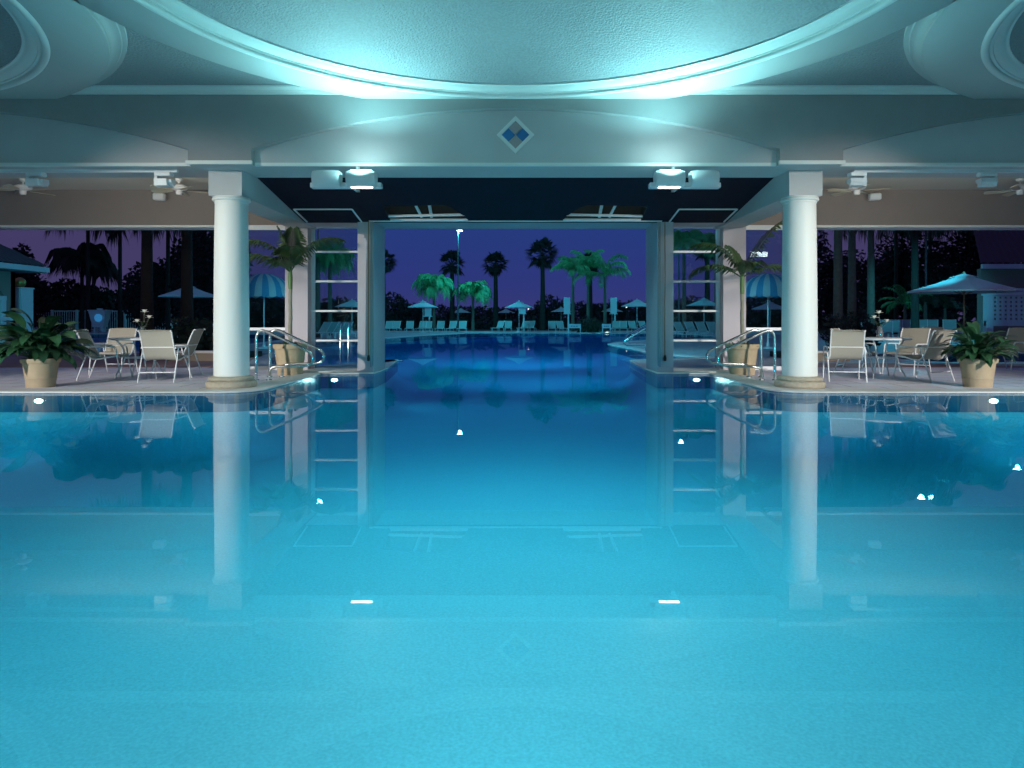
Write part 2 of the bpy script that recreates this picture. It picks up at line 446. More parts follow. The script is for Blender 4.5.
# ------------------------------------------------------------------ hall shell
YB0, YA, YB1 = 10.68, 10.82, 11.70        # beam main face, recessed arch panel, beam back
ZB = 3.42; ZR = 4.40; ZC = 4.57
CY = 6.6
wl = MB()
wl.box(-14.2, -14, -2.5, 11.7, -1.3, 5.8); struct(wl.build('wall_left', M['plaster'], smooth=0), 'plain plaster wall on the left of the hall', 'wall')
wl = MB().box(14, 14.2, -2.5, 11.7, -1.3, 5.8); struct(wl.build('wall_right', M['plaster'], smooth=0), 'plain plaster wall on the right of the hall', 'wall')
wl = MB().box(-14.2, 14.2, -2.7, -2.5, -1.3, 5.8); struct(wl.build('wall_back', M['plaster'], smooth=0), 'plain plaster wall behind the viewer', 'wall')

circ = lambda cx, r, n=72: [(cx + r * math.cos(2 * PI * i / n), CY + r * math.sin(2 * PI * i / n)) for i in range(n)]
cl = MB(); v, f = fill([(-14.1, -2.6), (14.1, -2.6), (14.1, 11.4), (-14.1, 11.4)], [circ(-9.14, 4.35), circ(0, 4.35), circ(9.14, 4.35)], ZC)
cl.add(v, f); cl.box(-14.1, 14.1, -2.6, 11.4, 5.75, 5.8)
struct(cl.build('ceiling', M['stucco'], smooth=0), 'rough textured ceiling between the round domes', 'ceiling')

ring_prof = [(4.86, ZC + 0.01), (4.85, ZC - 0.03), (4.80, ZC - 0.035), (4.79, ZC - 0.05)]
ring_prof += [(4.68 + 0.11 * (1 - math.sin(R_(a))), ZC - 0.05 - 0.055 * (1 - math.cos(R_(a)))) for a in (0, 30, 60, 90)]
ring_prof += [(4.66, ZC - 0.115), (4.66, ZR + 0.004), (4.655, ZR), (4.03, ZR)]
mould = [(4.03, ZR - 0.002)]
mould += [(3.985 + 0.045 * math.cos(R_(a)), ZR + 0.002 - 0.028 * math.sin(R_(a))) for a in range(0, 181, 30)]
mould += [(3.94, ZR + 0.05), (3.925, ZR + 0.055), (3.925, ZR + 0.035), (3.90, ZR + 0.035), (3.895, ZR + 0.06)]
mould += [(3.895 - 0.13 * math.sin(R_(a)), ZR + 0.06 + 0.11 * (1 - math.cos(R_(a)))) for a in (20, 40, 60, 75)]
mould += [(3.76, ZR + 0.145), (3.735, ZR + 0.15), (3.735, ZR + 0.19)]
mould = [(r_, ZR - 0.002 + (z_ - ZR + 0.002) * (0.62 if z_ > ZR else 1.0)) for r_, z_ in mould]
dome = [(max(3.76 * k / 24, 0.01), ZR + 0.105 + 0.62 * (1 - (k / 24) ** 2)) for k in range(24, -1, -1)]
for cx, nm in ((0, 'centre'), (-9.14, 'left'), (9.14, 'right')):
    o = MB().lathe(ring_prof, (cx, CY, 0), 144).build('ceiling_ring', M['plaster'], smooth=40, fix=False)
    struct(o, 'flat plaster ring round the %s ceiling dome' % nm, 'ceiling')
    c2 = MB().lathe(mould, (cx, CY, 0), 144).build('moulding', M['trim'], o, smooth=40, fix=False)
    c3 = MB().lathe(dome, (cx, CY, 0), 96).build('dome', M['stucco'], o, smooth=60, fix=False)

# arched front beam
def archz(X):
    for c in (-9.0, 0.0, 9.0):
        hs = 3.98 if c == 0 else 4.07
        if abs(X - c) < hs:
            Rr = (3.98 ** 2 + 0.617 ** 2) / (2 * 0.617)
            t = (X - c) / hs * 3.98
            return 3.646 + math.sqrt(Rr * Rr - t * t) - (Rr - 0.617)
    return None
xs = sorted(set([round(-14 + 0.1 * i, 3) for i in range(281)] + [-3.98, 3.98, -4.93, 4.93, -13.07, 13.07]))
bm_main = MB(); bm_arch = MB(); ZT = 4.72
for a, b in zip(xs[:-1], xs[1:]):
    mid = (a + b) / 2; ar = archz(mid)
    if ar is None:
        bm_main.add([(a, YB0, ZB), (b, YB0, ZB), (b, YB0, ZT), (a, YB0, ZT)], [(0, 1, 2, 3)])
        bm_main.add([(a, YB0, ZB), (b, YB0, ZB), (b, YB1, ZB), (a, YB1, ZB)], [(0, 1, 2, 3)], 1)
    else:
        za = archz(a) or 3.646; zb = archz(b) or 3.646
        bm_main.add([(a, YB0, za), (b, YB0, zb), (b, YB0, ZT), (a, YB0, ZT)], [(0, 1, 2, 3)])
        bm_main.add([(a, YB0, za), (b, YB0, zb), (b, YA, zb), (a, YA, za)], [(0, 1, 2, 3)])
        bm_arch.add([(a, YA, ZB), (b, YA, ZB), (b, YA, zb), (a, YA, za)], [(0, 1, 2, 3)])
        bm_arch.add([(a, YA, ZB), (b, YA, ZB), (b, YB1, ZB), (a, YB1, ZB)], [(0, 1, 2, 3)])
for X in (-13.07, -4.93, -3.98, 3.98, 4.93, 13.07):
    bm_main.add([(X, YB0, ZB), (X, YA, ZB), (X, YA, 3.646), (X, YB0, 3.646)], [(0, 1, 2, 3)])
bm_main.add([(-14, YB1, ZB), (14, YB1, ZB), (14, YB1, ZT), (-14, YB1, ZT)], [(0, 1, 2, 3)], 1)
beam = bm_main.build('wall_front_beam', [M['plaster_dark'], M['plaster_mid']], smooth=30, fix=False)
struct(beam, 'long grey beam with shallow arched recesses across the columns', 'beam')
bm_arch.build('arch_panel', M['plaster_mid'], beam, smooth=0, fix=False)
tr = MB()
for a, b in ((-4.95, -3.96), (3.96, 4.95)): tr.box(a, b, YB0 - 0.035, YB0 + 0.01, ZB - 0.005, ZB + 0.05)
for a, b in ((-3.96, 3.96), (-13.05, -4.95), (4.95, 13.05)): tr.box(a, b, YA - 0.035, YA + 0.01, ZB - 0.005, ZB + 0.045)
struct(tr.build('trim_1', M['trim'], smooth=0), 'thin white lip along the foot of the arched beam', 'trim')
cr = MB()
pr = [(YB0 + 0.01, ZR + 0.065), (YB0 - 0.03, ZR + 0.065), (YB0 - 0.035, ZR + 0.085), (YB0 - 0.055, ZR + 0.09), (YB0 - 0.065, ZR + 0.115), (YB0 - 0.10, ZR + 0.14), (YB0 - 0.12, ZR + 0.145), (YB0 - 0.12, ZC + 0.01), (YB0 + 0.01, ZC + 0.01)]
cr.prism(pr, -14, 14, 'x')
struct(cr.build('trim_2', M['trim'], smooth=0), 'cream crown moulding where the beam meets the ceiling', 'trim')

# tile diamond on the arch panel
d = thing('tile_diamond', 'white framed diamond of blue and grey tiles at the centre of the arched beam', 'ornament', (0, YA, 0))
zc = EYE + (VY - 135.2) / (FPX / YA); hw = 0.285; hi = 0.215
db = MB(); q = [(0, hw), (hw, 0), (0, -hw), (-hw, 0)]; qi = [(0, hi), (hi, 0), (0, -hi), (-hi, 0)]
vs = [(x, -0.04, zc + z) for x, z in q] + [(x, -0.04, zc + z) for x, z in qi] + [(x, 0.01, zc + z) for x, z in q] + [(x, -0.012, zc + z) for x, z in qi]
fs = []
for i in range(4):
    j = (i + 1) % 4
    fs += [(i, j, 4 + j, 4 + i), (i, j, 8 + j, 8 + i), (4 + i, 4 + j, 12 + j, 12 + i)]
db.add(vs, fs); db.build('frame', M['trim'], d, smooth=0)
h2 = hi / 2 - 0.006
for (x, z), mm, lab in (((0, hi / 2), 'grey_tile', 'pinkish grey tile'), ((hi / 2, 0), 'blue_tile', 'blue tile'), ((0, -hi / 2), 'grey_tile', 'pinkish grey tile'), ((-hi / 2, 0), 'blue_tile', 'blue tile')):
    t = MB().prism([(x, zc + z + h2), (x + h2, zc + z), (x, zc + z - h2), (x - h2, zc + z)], -0.022, 0.005, 'y').build('tile', M[mm], d, smooth=0)
    t['label'] = lab

# columns with their blocks and side beams
for s, side in ((-1, 'left'), (1, 'right')):
    X = s * 4.535; Yc = 11.34
    c = bpy.data.objects.new('column', None); COL.objects.link(c); c.location = (X, Yc, 0)
    struct(c, 'round white column on a carved stone base at the %s pool corner' % side, 'column')
    sh = [(0.268, 0.17), (0.270, 0.4), (0.269, 1.0), (0.264, 1.7), (0.256, 2.4), (0.248, 2.93)]
    MB().lathe(sh, n=48).build('shaft', M['column'], c, smooth=50)
    cp = [(0.248, 2.92), (0.258, 2.925), (0.258, 2.94), (0.250, 2.945), (0.254, 2.96)] + [(0.262 + 0.03 * math.sin(R_(a)), 2.98 - 0.025 * math.cos(R_(a))) for a in range(0, 181, 30)] + [(0.282, 3.005), (0.282, 3.02), (0.01, 3.02)]
    MB().lathe(cp, n=48).build('capital', M['column'], c, smooth=40)
    bs = [(0.01, 0.0), (0.375, 0.0)] + [(0.345 + 0.045 * math.sin(R_(a)), 0.055 - 0.055 * math.cos(R_(a))) for a in range(20, 181, 20)] + [(0.335, 0.112)] + [(0.315 + 0.03 * math.sin(R_(a)), 0.145 - 0.03 * math.cos(R_(a))) for a in range(20, 181, 20)] + [(0.29, 0.178), (0.27, 0.19), (0.25, 0.19)]
    MB().lathe(bs, n=48).build('base', M['stone'], c, smooth=40)
    blk = MB()
    xa, xb = sorted((s * 4.28, s * 4.80))
    blk.box(xa, xb, 11.1, 15.3, 3.02, 3.9)
    struct(blk.build('side_beam', M['plaster_mid'], smooth=0), 'deep grey beam running back from the %s column to the glass wall' % side, 'beam')

# navy sloping canopy between the beam and the door wall
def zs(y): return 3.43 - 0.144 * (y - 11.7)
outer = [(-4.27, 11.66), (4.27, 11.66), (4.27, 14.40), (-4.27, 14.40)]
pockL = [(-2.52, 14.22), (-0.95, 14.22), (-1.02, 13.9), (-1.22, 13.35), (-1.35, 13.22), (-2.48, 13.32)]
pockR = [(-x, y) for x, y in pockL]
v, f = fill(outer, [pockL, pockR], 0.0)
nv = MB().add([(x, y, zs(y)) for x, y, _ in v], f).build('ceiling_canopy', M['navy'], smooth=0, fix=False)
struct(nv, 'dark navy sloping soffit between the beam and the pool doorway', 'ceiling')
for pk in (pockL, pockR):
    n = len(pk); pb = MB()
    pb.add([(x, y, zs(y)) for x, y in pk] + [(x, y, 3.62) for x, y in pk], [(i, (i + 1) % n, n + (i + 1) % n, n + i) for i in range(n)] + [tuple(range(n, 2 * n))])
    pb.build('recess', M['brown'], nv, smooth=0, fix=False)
for s in (-1, 1):
    rl = MB()
    rl.tube([(s * 2.5, 14.0, zs(14.0) + 0.02), (s * 1.0, 13.9, zs(13.9) + 0.02)], 0.028, 6)
    rl.tube([(s * 2.5, 14.18, zs(14.18) + 0.0), (s * 0.95, 14.18, zs(14.18) + 0.0)], 0.03, 6)
    rl.build('rail', M['white_alu'], nv)
    MB().tube([(s * 1.86, 14.05, zs(14.05) + 0.02), (s * 2.02, 13.4, 3.5)], 0.03, 6).build('strut', M['white_alu'], nv)
    MB().tube([(s * 1.66, 14.05, zs(14.05) + 0.02), (s * 1.68, 13.4, 3.5)], 0.032, 6).build('strut', M['white_alu'], nv)
    fr = MB(); zz = lambda y: zs(y) - 0.008
    for p, q in (((4.2, 13.45), (3.1, 13.45)), ((3.1, 13.45), (3.1, 14.3)), ((4.2, 13.45), (4.2, 14.3))):
        fr.tube([(s * p[0], p[1], zz(p[1])), (s * q[0], q[1], zz(q[1]))], 0.018, 6)
    fr.build('hatch_frame', M['white_alu'], nv)

# door wall: piers, header, glazing
for s, side in ((-1, 'left'), (1, 'right')):
    a, b = sorted((s * JX, s * 3.19))
    p = MB().box(a, b, 14.34, 15.6, -1.25, 3.30)
    o = struct(p.build('wall_pier', M['pier'], smooth=0), 'lavender grey wall pier on the %s of the pool doorway' % side, 'pier')
    tk = MB().box(*sorted((s * 2.865, s * 2.885)), 14.28, 14.36, 0.15, 3.08)
    tk.box(*sorted((s * 2.90, s * 2.925)), 14.30, 14.35, 0.12, 3.08)
    tr_ = tag(tk.build('door_track', M['track'], smooth=0), 'steel door track running down the %s doorway pier' % side, 'track')
    rp = thing('pull_rope', 'brown pull rope hanging beside the %s door track' % side, 'rope', (s * 2.96, 14.30, 0))
    xo = 0.0 if s < 0 else 0.05
    MB().tube([(s * (xo), 0, 3.05), (s * xo + 0.004, -0.005, 2.0), (s * xo - 0.003, 0, 1.0), (s * (xo), 0, 0.36)], 0.011, 6).build('cord', M['rope'], rp)
    MB().lathe([(0.005, 0.24), (0.028, 0.25), (0.032, 0.30), (0.02, 0.36), (0.005, 0.365)], (s * xo, 0, 0), 10).build('handle', M['black'], rp)
    a, b = sorted((s * 4.39, s * 4.87))
    p = MB().box(a, b, 15.0, 15.6, -0.02, 3.9)
    struct(p.build('wall_corner_pier', M['pier'], smooth=0), 'lavender grey corner pier behind the %s potted palm' % side, 'pier')
    # head above glass + soffit return
    a, b = sorted((s * 3.19, s * 4.39))
    p = MB().box(a, b, 15.12, 15.6, 3.10, 3.5)
    p.box(a, b, 14.36, 15.15, 3.06, 3.5)
    struct(p.build('wall_head', M['pier'], smooth=0), 'short wall over the %s five pane window' % side, 'wall')
    # five-pane window
    wn = bpy.data.objects.new('window_%d' % (1 if s < 0 else 2), None); COL.objects.link(wn); wn.location = (0, 15.3, 0)
    struct(wn, 'tall five pane window left of the doorway' if s < 0 else 'tall five pane window right of the doorway', 'window')
    F = FPX / 15.3
    fb = MB()
    Z = lambda y: EYE + (VY - y) / F
    fb.box(a, b, -0.05, 0.03, Z(228.5), Z(225))
    fb.box(a, b, -0.05, 0.03, Z(371), Z(368.5))
    e_ = b if s > 0 else a
    fb.box(*sorted((e_, e_ - s * 0.07)), -0.05, 0.03, Z(370), Z(226))
    e2 = a if s > 0 else b
    fb.box(*sorted((e2, e2 + s * 0.04)), -0.05, 0.03, Z(370), Z(226))
    fb.build('frame', M['white_alu'], wn, smooth=0)
    for y in (252, 281.5, 311, 340.5):
        MB().rbox(a, b, -0.07, 0.05, Z(y) - 0.022, Z(y) + 0.022, 0.006).build('transom', M['white_alu'], wn, smooth=0)
    ys = [228.5, 252, 281.5, 311, 340.5, 368.5]
    for y0, y1 in zip(ys[:-1], ys[1:]):
        MB().box(a + 0.03, b - 0.03, -0.004, 0.004, Z(y1), Z(y0)).build('pane', M['glass'], wn, smooth=0)
    kb = MB().box(a, b, 14.34, 15.6, -0.02, 0.03)
    struct(kb.build('trim_sill', M['coping'], smooth=0), 'stone sill under the %s five pane window' % side, 'sill')
    # side window behind the palm
    wn = bpy.data.objects.new('window_%d' % (3 if s < 0 else 4), None); COL.objects.link(wn); wn.location = (0, 15.3, 0)
    struct(wn, 'side window behind the %s potted palm and column' % side, 'window')
    a, b = sorted((s * 4.87, s * 6.25))
    fb = MB()
    fb.box(a, b, -0.05, 0.05, Z(230), Z(226)); fb.box(a, b, -0.05, 0.05, 0.0, 0.07)
    for xx in (s * 4.89, s * 6.22): fb.box(xx - 0.03, xx + 0.03, -0.05, 0.05, 0, Z(226))
    fb.build('frame', M['white_alu'], wn, smooth=0)
    MB().rbox(a, b, -0.07, 0.06, Z(330.5), Z(327.5), 0.006).build('transom', M['white_alu'], wn, smooth=0)
    for z0, z1 in ((0.07, Z(330.5)), (Z(327.5), Z(230))):
        MB().box(a + 0.05, b - 0.05, -0.004, 0.004, z0, z1).build('pane', M['glass'], wn, smooth=0)
hd = MB().box(-3.19, 3.19, 14.36, 15.6, 3.07, 3.55)
struct(hd.build('wall_header', M['pier'], smooth=0), 'wide header over the pool doorway', 'wall')
hr = MB().rbox(-2.95, 2.95, 14.24, 14.37, 3.05, 3.10, 0.012)
struct(hr.build('trim_3', M['white_alu'], smooth=0), 'bright metal rail across the top of the pool doorway', 'trim')

# rear fascias and porch ceilings
for s, side in ((-1, 'left'), (1, 'right')):
    a, b = sorted((s * 4.80, s * 14))
    fb = MB().box(a, b, 15.5, 15.9, 3.135, 4.0)
    struct(fb.build('wall_fascia', M['fascia'], smooth=0), 'brownish grey fascia at the back of the %s porch' % side, 'fascia')
    fb = MB().box(a, b, 15.46, 15.94, 3.085, 3.135)
    struct(fb.build('trim_%d' % (4 if s < 0 else 5), M['trim'], smooth=0), 'thin pale trim under the %s porch fascia' % side, 'trim')
    pc = MB().box(a, b, 11.68, 15.9, 3.91, 4.0)
    struct(pc.build('ceiling_porch', M['cream'], smooth=0), 'cream ceiling of the %s porch with the fans' % side, 'ceiling')
    # service rail under the beam
    a, b = sorted((s * 5.27, s * 13))
    rl = MB().box(a, b, 11.05, 11.11, ZB - 0.045, ZB)
    tag(rl.build('lighting_rail', M['white_alu'], smooth=0), 'slim white lighting rail under the %s half of the beam' % side, 'rail')
    for k in (-13.9, -9.2, ) if s < 0 else (9.2, 13.9):
        pp = MB().box(k - 0.2, k + 0.2, 15.5, 15.9, 0, 3.1)
        if abs(k) > 12: struct(pp.build('wall_post', M['fascia'], smooth=0), 'square post at the far end of the %s porch' % side, 'post')

# ------------------------------------------------------------------ lamps in the hall
def area(name, loc, rot, size, energy, color, sy=None, spread=None):
    l = bpy.data.lights.new(name, 'AREA'); l.energy = energy; l.color = color; l.size = size
    if sy: l.shape = 'RECTANGLE'; l.size_y = sy
    if spread: l.spread = spread
    o = bpy.data.objects.new(name, l); COL.objects.link(o); o.location = loc; o.rotation_euler = rot
    return o
def point(name, loc, energy, color, r=0.1):
    l = bpy.data.lights.new(name, 'POINT'); l.energy = energy; l.color = color; l.shadow_soft_size = r
    o = bpy.data.objects.new(name, l); COL.objects.link(o); o.location = loc
    return o
def spot(name, loc, target, energy, color, angle=90, blend=0.6, r=0.15):
    l = bpy.data.lights.new(name, 'SPOT'); l.energy = energy; l.color = color; l.spot_size = R_(angle); l.spot_blend = blend; l.shadow_soft_size = r
    o = bpy.data.objects.new(name, l); COL.objects.link(o); o.location = loc
    o.rotation_euler = (Vector(target) - Vector(loc)).to_track_quat('-Z', 'Y').to_euler()
    return o
CYAN = (0.30, 0.90, 1.0)

# twin floodlights
for s, side in ((-1, 'left'), (1, 'right')):
    Yf = 10.45; F = FPX / Yf
    z0 = EYE + (VY - 187.5) / F; z1 = EYE + (VY - 172) / F
    t = thing('twin_floodlight', 'pair of white floodlights on a bar under the beam, %s of the doorway' % side, 'floodlight', (0, Yf, 0))
    fx = lambda x: s * abs(x - 515.5) / F
    xo0, xo1, xi0, xi1 = [s * k for k in (201 / F, 174.5 / F, 167.5 / F, 139 / F)]
    MB().rbox(*sorted((s * 205 / F, s * 134 / F)), -0.03, 0.12, z0 - 0.005, z0 + 0.07, 0.008).build('mounting_bar', M['white_alu'], t, smooth=0)
    stx = s * 164 / F
    MB().box(stx - 0.025, stx + 0.025, 0.40, 0.45, z0 + 0.01, ZB + 0.0).box(stx - 0.025, stx + 0.025, 0.10, 0.45, z0 + 0.01, z0 + 0.06).build('stem', M['white_alu'], t, smooth=0)
    zc_ = (z0 + z1) / 2; hh = (z1 - z0) / 2
    for nm, (u0, u1) in (('outer', (xo0, xo1)), ('inner', (xi0, xi1))):
        a, b = sorted((u0, u1))
        prof = []
        for k in range(17):
            an = 2 * PI * k / 16
        sec = [(-0.17, -0.5), (-0.19, 0.0), (-0.18, 0.55), (-0.13, 0.95), (0.0, 1.0), (0.13, 0.95), (0.15, 0.3), (0.12, -0.6), (0.05, -0.95), (-0.10, -0.95)]
        hb = MB(); vs = []; xsn = [a, a + 0.05, b - 0.05, b]; sc_ = [0.78, 1.0, 1.0, 0.78]
        for xx, k in zip(xsn, sc_):
            vs += [(xx, -0.02 + y * k, zc_ + z * hh * (0.9 + 0.1 * k)) for y, z in sec]
        n = len(sec); fs = [tuple(range(n)), tuple(range(4 * n - 1, 3 * n - 1, -1))]
        for i in range(3):
            for k in range(n):
                fs.append((i * n + k, i * n + (k + 1) % n, (i + 1) * n + (k + 1) % n, (i + 1) * n + k))
        hb.add(vs, fs)
        h = hb.build('lamp_housing', M['white'], t, smooth=50)
        ln = MB().box(a + 0.06, b - 0.06, -0.10, 0.08, z1 - 0.004, z1 + 0.008).build('lens', M['lamp_white'] if nm == 'inner' else M['white'], h, smooth=0)
        if nm == 'inner':
            ln['label'] = 'glowing glass lens'
            MB().box(a + 0.06, b - 0.06, -0.045, 0.015, z0 - 0.010, z0 - 0.004).build('lens', M['lamp_white'], h, smooth=0)
    xm = s * 152 / F
    spot('uplight', (xm, Yf - 0.20, z1 + 0.06), (xm * 0.9, 9.0, 5.2), 330, (0.34, 0.97, 1.0), 160, 0.8, 0.0)
    point('uplight', (xm, Yf - 0.20, z1 + 0.08), 13, (0.42, 0.98, 1.0), 0.0)

# small bracket floods on the rail and on the fascia
def wedge_flood(name, label, loc, rz, group):
    t = thing(name, label, 'floodlight', loc, rz, group)
    br = MB(); br.rbox(-0.125, 0.125, -0.07, 0.07, -0.065, 0, 0.008); br.box(0.085, 0.125, -0.05, 0.05, -0.22, -0.06)
    br.build('bracket', M['white'], t, smooth=0)
    hb = MB().prism([(-0.085, -0.10), (-0.10, -0.16), (-0.06, -0.21), (0.09, -0.215), (0.10, -0.11)], -0.085, 0.11, 'x')
    hb.build('housing', M['white'], t, smooth=30)
    MB().prism([(-0.085, -0.10), (-0.10, -0.16), (-0.06, -0.21), (0.05, -0.16), (0.06, -0.11)], -0.14, -0.085, 'x').build('end_cap', M['white_alu'], t, smooth=0)
    return t
FB = FPX / 11.05
w0 = None
for x, lab in ((163, 'white bracket floodlight on the beam rail beside the left column'), (35, 'white bracket floodlight on the beam rail over the left potted plant'),
               (858, 'white bracket floodlight on the beam rail beside the right column'), (988, 'white bracket floodlight on the beam rail over the right potted plant')):
    X = (x - VX) / FB
    wedge_flood('bracket_floodlight', lab, (X, 11.08, ZB - 0.045), PI if X < 0 else 0, 'small floodlights on the beam rail')
for x, lab in ((160, 'small white box floodlight high on the left porch fascia behind the fan'), (874, 'small white box floodlight high on the right porch fascia behind the fan')):
    X = (x - VX) / (FPX / 15.4); z = EYE + (VY - 197.5) / (FPX / 15.4)
    t = thing('box_floodlight', lab, 'floodlight', (X, 15.5, z), 0.15 if X < 0 else -0.15, 'box floodlights on the porch fascias')
    MB().rbox(-0.12, 0.12, -0.26, -0.10, -0.075, 0.075, 0.02).build('housing', M['white'], t, smooth=30)
    MB().box(-0.03, 0.03, -0.12, 0.0, -0.03, 0.03).build('bracket', M['track'], t, smooth=0)

# ceiling fans
def make_fan():
    t = thing('ceiling_fan', '', 'fan', (0, 0, 0))
    MB().lathe([(0.01, 0.0), (0.075, 0.0), (0.07, -0.035), (0.03, -0.06), (0.015, -0.065)], n=20).build('canopy', M['white'], t)
    MB().tube([(0, 0, -0.06), (0, 0, -0.14)], 0.013, 8).build('downrod', M['white'], t)
    MB().lathe([(0.02, -0.10), (0.09, -0.115), (0.15, -0.145), (0.165, -0.18), (0.14, -0.215), (0.08, -0.23), (0.02, -0.23)], n=24).build('motor', M['white'], t)
    MB().lathe([(0.06, -0.225), (0.062, -0.27), (0.055, -0.315), (0.02, -0.32)], n=20).build('switch_cup', M['white'], t)
    for k in range(5):
        an = 2 * PI * k / 5 + 0.35
        Mx = Matrix.Rotation(an, 4, 'Z') @ Matrix.Translation((0, 0, -0.235)) @ Matrix.Rotation(R_(14), 4, 'X')
        pts = [(0.14, -0.02), (0.22, -0.045), (0.30, -0.062), (0.56, -0.07), (0.60, -0.055), (0.615, 0), (0.60, 0.055), (0.56, 0.07), (0.30, 0.062), (0.22, 0.045), (0.14, 0.02)]
        b = MB(); n = len(pts)
        b.add([Mx @ Vector((x, y, 0.004)) for x, y in pts] + [Mx @ Vector((x, y, -0.004)) for x, y in pts],
              [tuple(range(n)), tuple(range(2 * n - 1, n - 1, -1))] + [(i, (i + 1) % n, n + (i + 1) % n, n + i) for i in range(n)])
        b.build('blade', M['fan_blade'], t, smooth=0)
    return t
fan = None
FF = FPX / 14.3
for x, rz, lab in ((179, 0.1, 'cream five blade ceiling fan beside the left column'), (23, 0.7, 'cream five blade ceiling fan over the left potted plant'),
                   (857, 0.4, 'cream five blade ceiling fan beside the right column'), (1020, -0.2, 'cream five blade ceiling fan over the right potted plant, cut by the frame')):
    X = (x - VX) / FF
    if fan is None:
        fan = make_fan(); fan.location = (X, 14.3, 3.91); fan.rotation_euler.z = rz; fan['label'] = lab; fan['group'] = 'porch ceiling fans'
    else: dup(fan, lab, (X, 14.3, 3.91), rz)

# underwater pool lights
def pool_light(label, loc, face, group):
    t = thing('pool_light', label, 'pool light', loc, 0 if face < 0 else PI, group)
    bz = MB().lathe([(0.065, 0), (0.09, 0), (0.09, 0.02), (0.07, 0.03), (0.068, 0.012)], n=24).build('bezel', M['steel'], t)
    ln = MB().lathe([(0.072, 0.008), (0.05, 0.022), (0.01, 0.026)], n=24).build('lens', M['pool_lens'], t)
    for q in (bz, ln): q.rotation_euler = (PI / 2, 0, 0); q.scale = (1, .5, 1)
    return t
POOLC = (1.0, 0.9, 0.88)
def wall_lamp_or_fill(x, y, ang, e_, c=POOLC, z=-0.35, size=0.4, wide=None, tilt=-0.38, spread=85):
    """seen or added lamp in the pool wall, ang = direction it faces (0 = +X, 90 = +Y)"""
    o = area('pool_lamp_or_fill', (x, y, z), (0, 0, 0), wide or size, e_, c, size if wide else None, R_(spread))
    dv = Vector((math.cos(R_(ang)), math.sin(R_(ang)), tilt))
    o.rotation_euler = dv.to_track_quat('-Z', 'Y').to_euler()
for x, lab in ((-7.1, 'glowing underwater pool light below the left potted plant'), (7.12, 'glowing underwater pool light below the right potted plant')):
    pool_light(lab, (x, 10.6, -0.13), -1, 'underwater pool lights')
    wall_lamp_or_fill(x, 10.56, -90, 5, z=-.13, size=.09, spread=130)
for x, lab in ((-3.62, 'glowing underwater pool light beside the left handrail'), (3.62, 'glowing underwater pool light beside the right handrail')):
    pool_light(lab, (x, 14.22, -0.13), -1, 'underwater pool lights')
    wall_lamp_or_fill(x, 14.18, -90, 1.5, z=-.13, size=.09, spread=130)
for x, e_ in ((-10, 8), (-6.5, 26), (-3.2, 36), (0, 40), (3.2, 36), (6.5, 26), (10, 8)):  # lamps added under the near edge, out of view, to brighten the water
    wall_lamp_or_fill(x, 0.5, 90, e_, tilt=-.15)
for s_ in (-1, 1):  # added lamps brightening the doorway channel
    wall_lamp_or_fill(s_ * 2.8, 15.0, 90 + s_ * 90, 3, wide=.9, size=.3, tilt=-.2)
# two unseen lamps added in the soffit recesses to brighten the channel
for s_ in (-1, 1):
    spot('recess_fill', (s_ * 1.75, 13.75, 3.12), (s_ * 1.2, 13.0, 0), 120, (0.30, 0.90, 1.0), 150, 1.0, 0.0)
# floodlights added out of view outside, brightening the outdoor pool and far terrace
for x, tx, ty, e_ in ((0, 0, 44, 15000), (0.8, 0, 27, 1300), (-3.6, -5, 28, 2600), (3.6, 5, 28, 2600), (-13, -23, 38, 3800), (9.8, 22.8, 40.6, 9000), (9.2, 13.4, 21.2, 260), (-13.4, -15.7, 34.6, 1300)):
    t = thing('added_floodlight', 'added unseen floodlight on the outer face of the building, washing the outdoor pool', 'floodlight', (x, 15.92, 3.45), 0, 'added outer wall floodlights')
    MB().rbox(-.16, .16, 0.02, .22, -.1, .1, .02).build('housing', M['white'], t, smooth=0)
    MB().box(-.13, .13, .22, .225, -.08, .08).build('lens', M['lamp_white'], t, smooth=0)
    spot('outdoor_fill', (x, 16.2, 3.45), (tx, ty, 2.1 if e_ == 260 else 0.6), e_, (0.04, 0.72, 1.0), 140 if x == .8 else 62 if abs(x) < 5 else 34 if x < 0 else 21, 0.9, 0.0)

